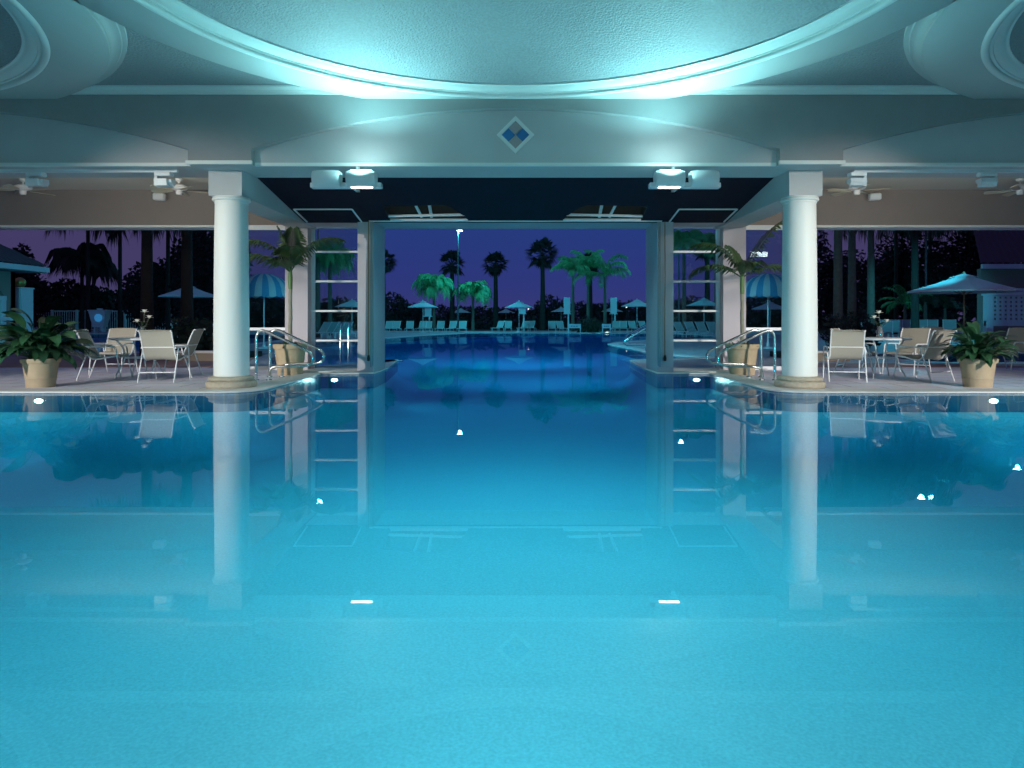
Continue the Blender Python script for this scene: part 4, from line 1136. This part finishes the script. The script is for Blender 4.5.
# outdoor handrails on the right peninsula and the left lagoon edge
for k, (x, F) in enumerate(((636, 20.5), (641, 18.5))):
    X, Y = atF(x, F)
    t = thing('pool_handrail', 'steel handrail on the outdoor pool steps by the right jamb, %s of two' % ('nearer' if k == 0 else 'farther'), 'handrail', (X + .7, Y, 0), 0, 'steel handrails on the outdoor pool steps')
    MB().tube([(0, 0, 0), (0, 0, .75), (-.05, 0, .86), (-.15, 0, .86), (-1.1, 0, .35), (-1.2, 0, .2), (-1.2, 0, -.3)], 0.026, 8).build('tube', M['steel'], t)
    MB().lathe([(.027, .02), (.05, .018), (.055, 0)], n=12).build('anchor_ring', M['steel'], t)
for k, (x, F) in enumerate(((631, 30), (634, 27.5))):
    X, Y = atF(x, F)
    t = thing('pool_handrail', 'steel handrail just beyond the right door jamb, %s of two' % ('nearer' if k == 0 else 'farther'), 'handrail', (X + .75, Y, 0), 0, 'steel handrails on the outdoor pool steps')
    MB().tube([(0, 0, 0), (0, 0, .75), (-.05, 0, .86), (-.15, 0, .86), (-.95, 0, .38), (-1.0, 0, .27), (-.9, 0, .2), (-.3, 0, .2), (-.25, 0, 0)], 0.026, 8).build('tube', M['steel'], t)
    MB().lathe([(.027, .02), (.05, .018), (.055, 0)], n=12).build('anchor_ring', M['steel'], t)
for k, x in enumerate((341, 348)):
    X, Y = atF(x, 25.5)
    t = thing('pool_handrail', 'steel ladder rail at the lagoon edge behind the left five pane window, %s one' % ('left' if k == 0 else 'right'), 'handrail', (X, Y + .15 * k, 0), 0, 'steel handrails on the outdoor pool steps')
    MB().tube([(0, .3, 0), (0, .3, .8), (0, .22, .93), (0, .05, .95), (0, -.1, .88), (0, -.16, .7), (0, -.16, -.4)], 0.028, 8).build('tube', M['steel'], t)
    MB().lathe([(.027, .02), (.05, .018), (.055, 0)], (0, .3, 0), 12).build('anchor_ring', M['steel'], t)

# railing fence and capped bin with a painted glow, left far
F = 11.3; Y = FPX / F
xa = (28 - VX) / F; xb = (174 - VX) / F
t = thing('railing_fence', 'white picket railing across the water behind the left table', 'fence', ((xa + xb) / 2, Y, 0))
fb = MB(); L = xb - xa; zt = EYE + (VY - 310.5) / F
n = int(L / 0.2)
for i in range(n + 1):
    x = -L / 2 + L * i / n; fb.box(x - .025, x + .025, -.02, .02, .12, zt - .05)
fb.build('pickets', M['house_white'], t, smooth=0)
rb = MB().box(-L / 2, L / 2, -.04, .04, zt - .10, zt); rb.build('top_rail', M['house_white'], t, smooth=0)
MB().box(-L / 2, L / 2, -.03, .03, .1, .17).build('bottom_rail', M['house_white'], t, smooth=0)
for i in range(7):
    x = -L / 2 + L * i / 6; MB().rbox(x - .1, x + .1, -.1, .1, 0, zt + .06, .02).build('post', M['house_white'], t, smooth=0)
X, Y = atF(100, 12.2)
t = thing('capped_box', 'tapered box with a painted blue glow and a capped lid beside the railing behind the left table', 'lantern', (X, Y, 0))
bb = MB(); vs = []
for hw_, z in ((.45, .42), (.72, 1.75)): vs += [(-hw_, -hw_ * .6, z), (hw_, -hw_ * .6, z), (hw_, hw_ * .6, z), (-hw_, hw_ * .6, z)]
bb.add(vs, [(0, 1, 2, 3), (4, 7, 6, 5), (0, 4, 5, 1), (1, 5, 6, 2), (2, 6, 7, 3), (3, 7, 4, 0)]); bb.build('body', M['house_white'], t, smooth=0)
MB().rbox(-.78, .78, -.5, .5, 1.75, 1.84, .03).build('lid', M['house_white'], t, smooth=0)
MB().rbox(-.2, .2, -.15, .15, 1.84, 1.96, .03).build('cap', M['house_white'], t, smooth=0)
o = MB().lathe([(.01, .05), (.3, .035), (.34, -.04)], n=20).build('spill_glow', M['spill_blue'], t)  # emissive disc painting lamp spill onto the box front
o.rotation_euler = (PI / 2, 0, 0); o.location = (.08, -.40, 1.2)
for s in (-1, 1): MB().box(s * .35 - .06, s * .35 + .06, -.2, .2, 0, .42).build('foot', M['house_white'], t, smooth=0)

# planter wall by the left column with its bushes is below with the trees
for s, (x0, x1), lab in ((-1, (168, 232), 'low curved block planter wall behind the left column'), (1, (800, 850), 'low block planter wall behind the right column')):
    F = 38.5; Y = FPX / F
    xa, xb = (x0 - VX) / F, (x1 - VX) / F
    t = thing('stone_planter', lab, 'planter', ((xa + xb) / 2, Y, 0), 0, 'block planters behind the columns')
    L = xb - xa
    MB().box(-L / 2, L / 2, 0, .3, 0, .20).build('wall', M['kerb_block'], t, smooth=0)
    MB().rbox(-L / 2 - .03, L / 2 + .03, -.03, .33, .20, .26, .012).build('cap', M['coping'], t, smooth=0)
    MB().box(-L / 2, L / 2, .3, 2.2, 0, .16).build('soil', M['soil'], t, smooth=0)

# ------------------------------------------------------------------ trees
def leaf_cloud(mb, c, rad, n, size, r, mi=0):
    for i in range(n):
        while True:
            p = Vector((r.uniform(-1, 1), r.uniform(-1, 1), r.uniform(-1, 1)))
            if p.length < 1: break
        if p.length > 0: p = p * (0.55 + 0.45 * r.random()) / max(p.length, .3) if r.random() < .6 else p
        q = Vector((c[0] + p.x * rad[0], c[1] + p.y * rad[1], c[2] + p.z * rad[2]))
        u = Vector((r.gauss(0, 1), r.gauss(0, 1), r.gauss(0, 1))).normalized(); v = u.orthogonal().normalized()
        s = size * r.uniform(.6, 1.3)
        mb.add([q - u * s, q + v * s * .5, q + u * s, q - v * s * .5], [(0, 1, 2, 3)], mi)

def bush_tree(label, X, Y, lumps, trunk, leaf='unlit_leaf', size=.22, seed=0, dens=320, group='dark trees behind the outdoor pool', name='tree', cat='tree', bark='unlit_bark'):
    r = random.Random(seed); t = thing(name, label, cat, (X, Y, 0), 0, group)
    fb = MB()
    for c, rad in lumps: leaf_cloud(fb, c, rad, int(dens * rad[0] * rad[2]), size, r)
    fb.build('foliage', M[leaf], t, smooth=0, fix=False)
    if trunk:
        tb = MB().tube([(0, 0, 0), (.05, 0, trunk * .5), (0, 0, trunk)], [.2, .15, .1], 8)
        for c, rad in lumps[:4]:
            tb.tube([(0, 0, trunk * .7), (c[0] * .6, c[1] * .6, (trunk + c[2]) / 2), c], [.08, .06, .03], 6)
        tb.build('trunk', M[bark], t, smooth=60)
    return t

def fan_palm(label, x, F, y_top, cw, seed, leaf='unlit_leaf', bark='unlit_bark', skirt=.35):
    """x, y_top, crown width cw in the photograph's scale at F px per metre"""
    r = random.Random(seed); X, Y = atF(x, F)
    t = thing('fan_palm', label, 'palm', (X, Y, 0), 0, 'dark fan palms across the pool')
    Rr = cw / 2 / F; zc_ = EYE + (VY - y_top) / F - Rr * 1.0
    MB().tube([(0, 0, 0), (.03, 0, zc_ * .5), (0, 0, zc_ + .1)], [.32, .24, .2], 10).build('trunk', M[bark], t, smooth=60)
    cb = MB(); els_ = [-45 + 130 * k / 33 for k in range(34)]; r.shuffle(els_)
    for i in range(34):
        az = i * 2.39996 + r.uniform(-.3, .3); el = R_(els_[i])
        d_ = Vector((math.cos(az) * math.cos(el), math.sin(az) * math.cos(el), math.sin(el)))
        sd = Vector((-math.sin(az), math.cos(az), 0)); up = sd.cross(d_)
        p0 = Vector((0, 0, zc_)); p1 = p0 + d_ * Rr * r.uniform(.35, .55)
        cb.tube([p0, p1], .025, 4, False)
        FR = Rr * .55
        tilt = r.uniform(-.5, .5)
        for k in range(13):
            a = R_(-85 + 170 * k / 12)
            dd = (d_ * math.cos(a) + (sd * math.cos(tilt) + up * math.sin(tilt)) * math.sin(a)).normalized()
            tip = p1 + dd * FR * (.75 + .25 * math.cos(a)) + Vector((0, 0, -FR * .22)); m = p1 + dd * FR * .55
            wv = dd.cross(up).normalized() * FR * .085
            cb.add([p1, m - wv, tip, m + wv], [(0, 1, 2, 3)])
    cb.build('crown', M[leaf], t, smooth=0, fix=False)
    return t

def feather_palm(label, X, Y, h, nf, L, seed, leaf='lit_leaf', bark='bark', droop=(95, 140), el=(15, 80), ll=.55, tr=.13, lw=.035, group='green feather palms across the pool', hang=.8, lean=0.0):
    r = random.Random(seed); t = thing('feather_palm', label, 'palm', (X, Y, 0), 0, group)
    MB().tube([(0, 0, 0), (lean * .4, 0, h * .5), (lean, 0, h)], [tr * 1.25, tr, tr * .85], 10).build('trunk', M[bark], t, smooth=60)
    cb = MB()
    for i in range(nf):
        az = 2 * PI * i / nf + r.uniform(-.25, .25)
        frond(cb, (lean, 0, h), az, R_(r.uniform(*el)), L * r.uniform(.85, 1.1), R_(r.uniform(*droop)), 22, ll, lw, hang, .1, r, .03)
    cb.build('crown', M[leaf], t, smooth=0, fix=False)
    return t

# across the pool
fan_palm('dark fan palm left of the light pole across the pool', 452, 9.6, 248, 33, 1)
fan_palm('dark fan palm right of the light pole across the pool', 495.5, 9.6, 248.5, 32, 2)
fan_palm('tallest dark fan palm in the middle of the doorway view', 542.5, 10.0, 235, 40, 3)
fan_palm('dark fan palm behind the arching green palms', 590, 9.2, 249, 30, 4)
fan_palm('dark fan palm cut by the left door jamb', 383, 10, 246, 32, 5)
fan_palm('dark fan palm behind the right five pane window', 707, 10.5, 232, 34, 6)
def FP(x, F): return atF(x, F)
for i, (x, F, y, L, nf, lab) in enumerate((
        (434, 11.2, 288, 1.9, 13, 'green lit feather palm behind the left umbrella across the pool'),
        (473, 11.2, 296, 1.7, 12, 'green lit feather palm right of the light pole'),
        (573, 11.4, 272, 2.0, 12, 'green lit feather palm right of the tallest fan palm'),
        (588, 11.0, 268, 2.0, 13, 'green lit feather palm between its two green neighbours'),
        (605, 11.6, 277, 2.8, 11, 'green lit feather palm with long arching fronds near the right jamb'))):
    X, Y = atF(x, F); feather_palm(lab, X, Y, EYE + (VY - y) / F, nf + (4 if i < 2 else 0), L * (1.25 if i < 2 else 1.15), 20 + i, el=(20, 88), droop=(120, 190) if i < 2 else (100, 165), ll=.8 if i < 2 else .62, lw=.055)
X, Y = atF(330, 15.0); feather_palm('full green feather palm seen through the left five pane window', X, Y, EYE + (VY - 262) / 15, 18, 2.0, 31, ll=.75, lw=.05)
X, Y = atF(318, 17.0); feather_palm('green feather palm at the left side of the left five pane window', X, Y, EYE + (VY - 256) / 17, 14, 1.5, 32, ll=.7, lw=.05)
X, Y = atF(684, 13.5); feather_palm('green feather palm seen through the right five pane window', X, Y, EYE + (VY - 244) / 13.5, 15, 1.8, 33, ll=.7, lw=.05)
X, Y = atF(716, 13.0); feather_palm('green feather palm at the right side of the right five pane window', X, Y, EYE + (VY - 246) / 13, 15, 1.8, 34, ll=.7, lw=.05)
# dark bushy trees along the horizon of the doorway
spec = [(388, 9.5, [(0, 22, 26), (14, 14, 18), (-14, 16, 22)], 'dark bushy tree beside the left door jamb'),
        (412, 8.5, [(0, 14, 15), (12, 12, 12)], 'low dark tree behind the left loungers'),
        (440, 8.5, [(0, 15, 14), (16, 14, 13)], 'low dark tree behind the green palms left of the pole'),
        (482, 8.3, [(0, 18, 13), (-14, 15, 12), (16, 15, 12)], 'low dark tree between the two dark fan palms'),
        (522, 8.3, [(0, 18, 11), (-14, 16, 10)], 'low dark tree behind the middle umbrella'),
        (550, 9.0, [(0, 16, 24), (10, 18, 16), (-10, 14, 14)], 'dark tree round the trunk of the tallest fan palm'),
        (582, 8.6, [(0, 16, 18), (10, 15, 16)], 'dark tree behind the arching green palms, left one'),
        (602, 8.6, [(0, 14, 16), (12, 13, 19)], 'dark tree behind the arching green palms, right one'),
        (634, 8.8, [(0, 20, 18), (-10, 14, 16), (14, 16, 16)], 'dark bushy tree beside the right door jamb'),
        (690, 9.2, [(0, 24, 22), (-14, 18, 17), (14, 22, 18)], 'dark tree seen through the right five pane window'),
        (335, 9.2, [(0, 24, 22), (-14, 18, 16), (14, 22, 17)], 'dark tree seen through the left five pane window'),
        (264, 10, [(0, 30, 28), (-16, 22, 22), (18, 24, 24)], 'dark tree behind the left striped umbrella'),
        (768, 10, [(0, 30, 28), (-16, 22, 22), (18, 24, 24)], 'dark tree behind the right striped umbrella')]
for i, (x, F, lumps, lab) in enumerate(spec):
    X, Y = atF(x, F)
    ls = []
    for dx, wpx, hpx in lumps:
        zt = EYE + hpx / F
        ls.append(((dx / F, 0, zt * .52), (wpx / F, 1.0, zt * .52)))
    bush_tree(lab, X, Y, ls, 1.2, 'unlit_leaf', .2, 50 + i, 260)
# low shrub hedge across the far terrace edge, one object
r = random.Random(99); hb = MB()
for i in range(5200):
    x = r.uniform(-46, 46); z = abs(r.gauss(0, .55)) + .05; y = 78 + r.uniform(-1, 1)
    u = Vector((r.gauss(0, 1), r.gauss(0, 1), r.gauss(0, 1))).normalized() * .3; v = u.orthogonal().normalized() * .2; q = Vector((x, y, z))
    hb.add([q - u, q + v, q + u, q - v], [(0, 1, 2, 3)])
tag(hb.build('hedge_foliage', M['unlit_leaf'], smooth=0, fix=False), 'dark undergrowth along the far edge of the terrace', 'undergrowth', None, 'stuff')
X, Y = atF(589, 12.3)
bush_tree('round dim green shrub between the two low white boards', X, Y, [((0, 0, .55), (1.0, .7, .75)), ((.5, 0, .5), (.7, .6, .6)), ((-.6, 0, .4), (.6, .5, .5))], 0, 'dim_leaf', .12, 71, 700, None, 'shrub', 'shrub')

# left bay
for i, (x, F, y, L, nf, lab) in enumerate((
        (147, 36, 210, 1.5, 13, 'dark palm with a thick trunk behind the left table, nearer trunk'),
        (187, 35, 205, 1.5, 13, 'dark palm with a slimmer trunk beside the left column'),
        (88, 12.0, 214, 3.4, 20, 'dark weeping palm behind the railing, left of the capped box'),
        (120, 11.6, 212, 3.6, 20, 'dark weeping palm behind the railing, right of the capped box'),
        (168, 12.5, 216, 3.4, 18, 'dark weeping palm between the two palm trunks'),
        (205, 12.5, 216, 3.4, 18, 'dark weeping palm close beside the left column'),
        (82, 11.5, 264, 2.8, 14, 'dark low palm behind the railing at the left'))):
    X, Y = atF(x, F)
    feather_palm(lab, X, Y, EYE + (VY - y) / F, nf, L, 80 + i, 'unlit_leaf', 'unlit_bark', (90, 150) if F > 30 else (110, 190), (20, 85), .55 if F > 30 else 1.5, .155 if F > 30 else .16, .04 if F > 30 else .13, 'dark palms behind the left bay', 1.0)
for i, (x, F, lumps, lab) in enumerate((
        (18, 12, [(0, 22, 60), (4, 12, 78), (10, 22, 50)], 'dark tree behind the tiled roof of the left hand building'),
        (66, 11, [(0, 26, 40), (20, 24, 34), (-16, 24, 36)], 'dark tree between the left hand building and the railing'),
        (118, 11, [(0, 26, 30), (24, 24, 36), (-22, 24, 32)], 'dark tree behind the capped box'),
        (168, 12, [(0, 30, 62), (24, 26, 88), (-20, 26, 58)], 'dark tree behind the two palm trunks'),
        (212, 13, [(0, 30, 98), (16, 26, 90), (-16, 26, 84)], 'dark tree behind the left column'))):
    X, Y = atF(x, F); ls = []
    for dx, wpx, hpx in lumps:
        zt = EYE + hpx / F; ls.append(((dx / F, 0, zt * .52), (wpx / F, 1.2, zt * .5)))
    bush_tree(lab, X, Y, ls, 2.0, 'unlit_leaf', .24, 120 + i, 190)
for i, (x, F, lab) in enumerate(((184, 36, 'dark shrub in the planter beside the left column, left one'), (204, 35, 'dark shrub in the planter beside the left column, right one'))):
    X, Y = atF(x, F); bush_tree(lab, X, Y, [((0, 0, .62), (.42, .4, .55)), ((.2, 0, .4), (.35, .3, .35)), ((-.25, 0, .45), (.3, .3, .4))], 0, 'dim_leaf', .09, 140 + i, 1500, 'dark shrubs in the planters', 'shrub', 'shrub')

# right bay
for i, (x, F, y, L, nf, lab) in enumerate((
        (838, 30, 205, 1.8, 13, 'dark palm trunk nearest the right column'),
        (852, 27, 210, 1.8, 14, 'dark palm second from the right column'),
        (871, 24, 215, 2.0, 14, 'dark palm third from the right column, above the right table'),
        (896, 14, 214, 3.2, 20, 'dark weeping palm behind the right table vase'),
        (930, 13.5, 214, 3.2, 20, 'dark weeping palm behind the large grey umbrella, left of its pole'),
        (968, 13.5, 212, 3.2, 20, 'dark weeping palm behind the large grey umbrella, right of its pole'),
        (915, 24, 222, 2.0, 14, 'dark palm above the large grey umbrella'))):
    X, Y = atF(x, F)
    feather_palm(lab, X, Y, EYE + (VY - y) / F, nf, L, 160 + i, 'dim_leaf' if i > 2 else 'unlit_leaf', 'unlit_bark' if i > 2 else 'bark', (100, 180), (20, 85), .55 if F > 20 else 1.4, .14, .04 if F > 20 else .12, 'dark palms behind the right bay', 1.0)
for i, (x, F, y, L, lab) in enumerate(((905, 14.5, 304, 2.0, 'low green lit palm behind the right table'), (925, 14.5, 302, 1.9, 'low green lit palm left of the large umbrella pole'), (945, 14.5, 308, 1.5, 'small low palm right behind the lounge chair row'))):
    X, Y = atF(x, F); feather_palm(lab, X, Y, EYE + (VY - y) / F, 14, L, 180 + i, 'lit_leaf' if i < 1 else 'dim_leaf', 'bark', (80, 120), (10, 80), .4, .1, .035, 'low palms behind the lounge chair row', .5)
for i, (x, F, lumps, lab) in enumerate((
        (828, 13, [(0, 26, 62), (14, 22, 70), (-14, 22, 92)], 'dark tree behind the right column'),
        (872, 12.5, [(0, 26, 60), (18, 24, 84), (-18, 22, 70)], 'dark tree behind the right table'),
        (912, 13, [(0, 28, 92), (18, 26, 66), (-14, 26, 74)], 'dark tree behind the lounge chair row'),
        (955, 13.5, [(0, 32, 92), (22, 28, 100), (-18, 28, 78)], 'dark tree behind the large grey umbrella'),
        (1008, 13.5, [(0, 32, 100), (22, 28, 104), (-18, 28, 100)], 'dark tree behind the right hand building'))):
    X, Y = atF(x, F); ls = []
    for dx, wpx, hpx in lumps:
        zt = EYE + hpx / F; ls.append(((dx / F, 0, zt * .52), (wpx / F, 1.2, zt * .5)))
    bush_tree(lab, X, Y, ls, 2.0, 'unlit_leaf', .24, 200 + i, 190)
X, Y = atF(836, 33); bush_tree('dark shrub in the planter beside the right column', X, Y, [((0, 0, .7), (.5, .4, .6)), ((.3, 0, .4), (.4, .3, .35))], 0, 'dim_leaf', .09, 150, 1400, 'dark shrubs in the planters', 'shrub', 'shrub')
X, Y = atF(856, 27); bush_tree('dark shrub behind the right table beside the planter', X, Y, [((0, 0, .8), (.6, .4, .75)), ((.5, 0, .5), (.5, .4, .5))], 0, 'dim_leaf', .1, 151, 1100, 'dark shrubs in the planters', 'shrub', 'shrub')

# ------------------------------------------------------------------ left-hand building
def tiled_roof(mb, p00, p01, p10, p11, nrow=14, ncol=26, amp=.05):
    """wavy tile surface: p00-p01 eave, p10-p11 ridge"""
    vs = []; fs = []; nc = ncol * 4
    a, b, c, d_ = map(Vector, (p00, p01, p10, p11))
    nrm = (b - a).cross(c - a).normalized()
    if nrm.z < 0: nrm = -nrm
    for i in range(nrow + 1):
        for k in range(nc + 1):
            u = k / nc; v = i / nrow
            p = (a.lerp(b, u)).lerp(c.lerp(d_, u), v)
            vs.append(p + nrm * (amp * abs(math.sin(PI * k / 4)) + (.03 if i % 2 else 0)))
    for i in range(nrow):
        for k in range(nc):
            q = i * (nc + 1) + k; fs.append((q, q + 1, q + nc + 2, q + nc + 1))
    mb.add(vs, fs)
xe, ze = -22.6, 3.6
t = thing('pool_house', 'dim building with a tiled hip roof and blue lit eave beyond the left potted plant', 'building', (xe, 34.4, 0))
rf = MB()
tiled_roof(rf, (0, -14, ze), (0, 0, ze), (-5, -14, ze + 3.5), (-5, -5, ze + 3.5), 16, 36)
rf.build('roof', M['roof_tile'], t, smooth=60, fix=False)
rf = MB(); tiled_roof(rf, (0, 0, ze), (-10, 0, ze), (-5, -5, ze + 3.5), (-5.1, -5, ze + 3.5), 16, 26)
rf.build('roof', M['roof_tile'], t, smooth=60, fix=False)
MB().box(-.12, .02, -14, .02, ze - .26, ze - .02).build('eave_board', M['house_white'], t, smooth=0)
MB().box(-10, 0, -.1, .02, ze - .26, ze - .02).build('eave_board', M['house_white'], t, smooth=0)
MB().box(-9.8, -.1, -14, -.1, ze - .3, ze - .24).build('soffit', M['house'], t, smooth=0)
wb = MB(); wz = ze - .3
poly = [(-14, 0), (-5.4, 0), (-5.4, 2.0)] + [(-3.5 + 1.9 * math.cos(R_(a)), 2.0 + .8 * math.sin(R_(a))) for a in range(165, 9, -15)] + [(-1.6, 2.0), (-1.6, 0), (-.9, 0), (-.9, wz), (-14, wz)]
wb.prism(poly, -1.3, -1.0, 'x'); wb.box(-9.5, -1.0, -1.2, -.9, 0, wz)
wb.build('wall', M['house'], t, smooth=0)
MB().box(-1.05, -.9, -5.4, -1.6, 1.95, 2.15).build('window_bar', M['house_white'], t, smooth=0)
MB().box(-1.05, -.92, -1.9, -1.6, 0, 2.0).build('window_post', M['house_white'], t, smooth=0)
MB().box(-2.4, -2.3, -6, -1.2, 0, wz).build('dark_backing', M['black'], t, smooth=0)  # black sheet standing in for the shade inside the arch
MB().box(-1.0, -.85, -14, -1.0, 1.02, 1.18).build('rail', M['house_white'], t, smooth=0)
F = 19.5; YL = FPX / F
PX = lambda x: (x - VX) / F
PZ = lambda y: EYE + (VY - y) / F
t = thing('gate_pillar', 'square grey pillar with a brass ball on top beyond the left potted plant', 'pillar', (PX(27), YL - .6, 0))
hw_ = 8.5 / F
MB().box(-hw_, hw_, -hw_, hw_, 0, PZ(289.5)).build('shaft', M['house_white'], t, smooth=0)
MB().rbox(-hw_ - .05, hw_ + .05, -hw_ - .05, hw_ + .05, PZ(289.5), PZ(288), .02).build('cap', M['house_white'], t, smooth=0)
MB().ball((.06, 0, PZ(283.3)), 5.2 / F, 20, 12).build('ball_finial', M['brass'], t, smooth=60)

# right-hand building and lattice screen
F = 24.0; YR = FPX / F
t = thing('pool_house', 'dim tiled roof building behind the lattice screen on the right', 'building', (0, YR + 3, 0))
F2 = FPX / (YR + 3); PX2 = lambda x: (x - VX) / F2; PZ2 = lambda y: EYE + (VY - y) / F2
rf = MB(); x0 = PX2(976)
tiled_roof(rf, (x0, -.3, PZ2(264)), (x0 + 9, -.3, PZ2(262)), (x0 + 2.4, 4, PZ2(264) + 2.3), (x0 + 9, 4, PZ2(262) + 2.3)); rf.build('roof', M['roof_tile'], t, smooth=60, fix=False)
MB().box(x0 + .1, x0 + 9, -.32, -.18, PZ2(269), PZ2(264.5)).build('eave_board', M['house_white'], t, smooth=0)
MB().box(x0 + .5, x0 + 9, .4, .7, 0, PZ2(268)).build('wall', M['house'], t, smooth=0)
PX3 = lambda x: (x - VX) / F; PZ3 = lambda y: EYE + (VY - y) / F
t = thing('lattice_screen', 'pale lattice screen in a blue lit frame beyond the right potted plant', 'screen', (0, YR, 0))
fx0, fx1 = PX3(985), PX3(1062)
MB().box(fx0, fx0 + .26, -.13, .13, 0, PZ3(290)).build('post', M['house_white'], t, smooth=0)
MB().box(fx1 - .26, fx1, -.13, .13, 0, PZ3(290)).build('post', M['house_white'], t, smooth=0)
MB().box(fx0 - .05, fx1 + .05, -.16, .16, PZ3(295.5), PZ3(288.5)).build('top_beam', M['house_white'], t, smooth=0)
MB().box(fx0, fx1, -.06, .06, PZ3(326), PZ3(321)).build('bottom_rail', M['house_white'], t, smooth=0)
lb = MB(); xx0, xx1, zz0, zz1 = fx0 + .3, fx1 - .26, PZ3(321), PZ3(295.5)
n = 12
for i in range(n + 1):
    x = xx0 + (xx1 - xx0) * i / n; lb.box(x - .06, x + .06, -.03, .0, zz0, zz1)
for i in range(7):
    z = zz0 + (zz1 - zz0) * i / 6; lb.box(xx0, xx1, 0.0, .03, z - .05, z + .05)
lb.build('lattice', M['house_white'], t, smooth=0)
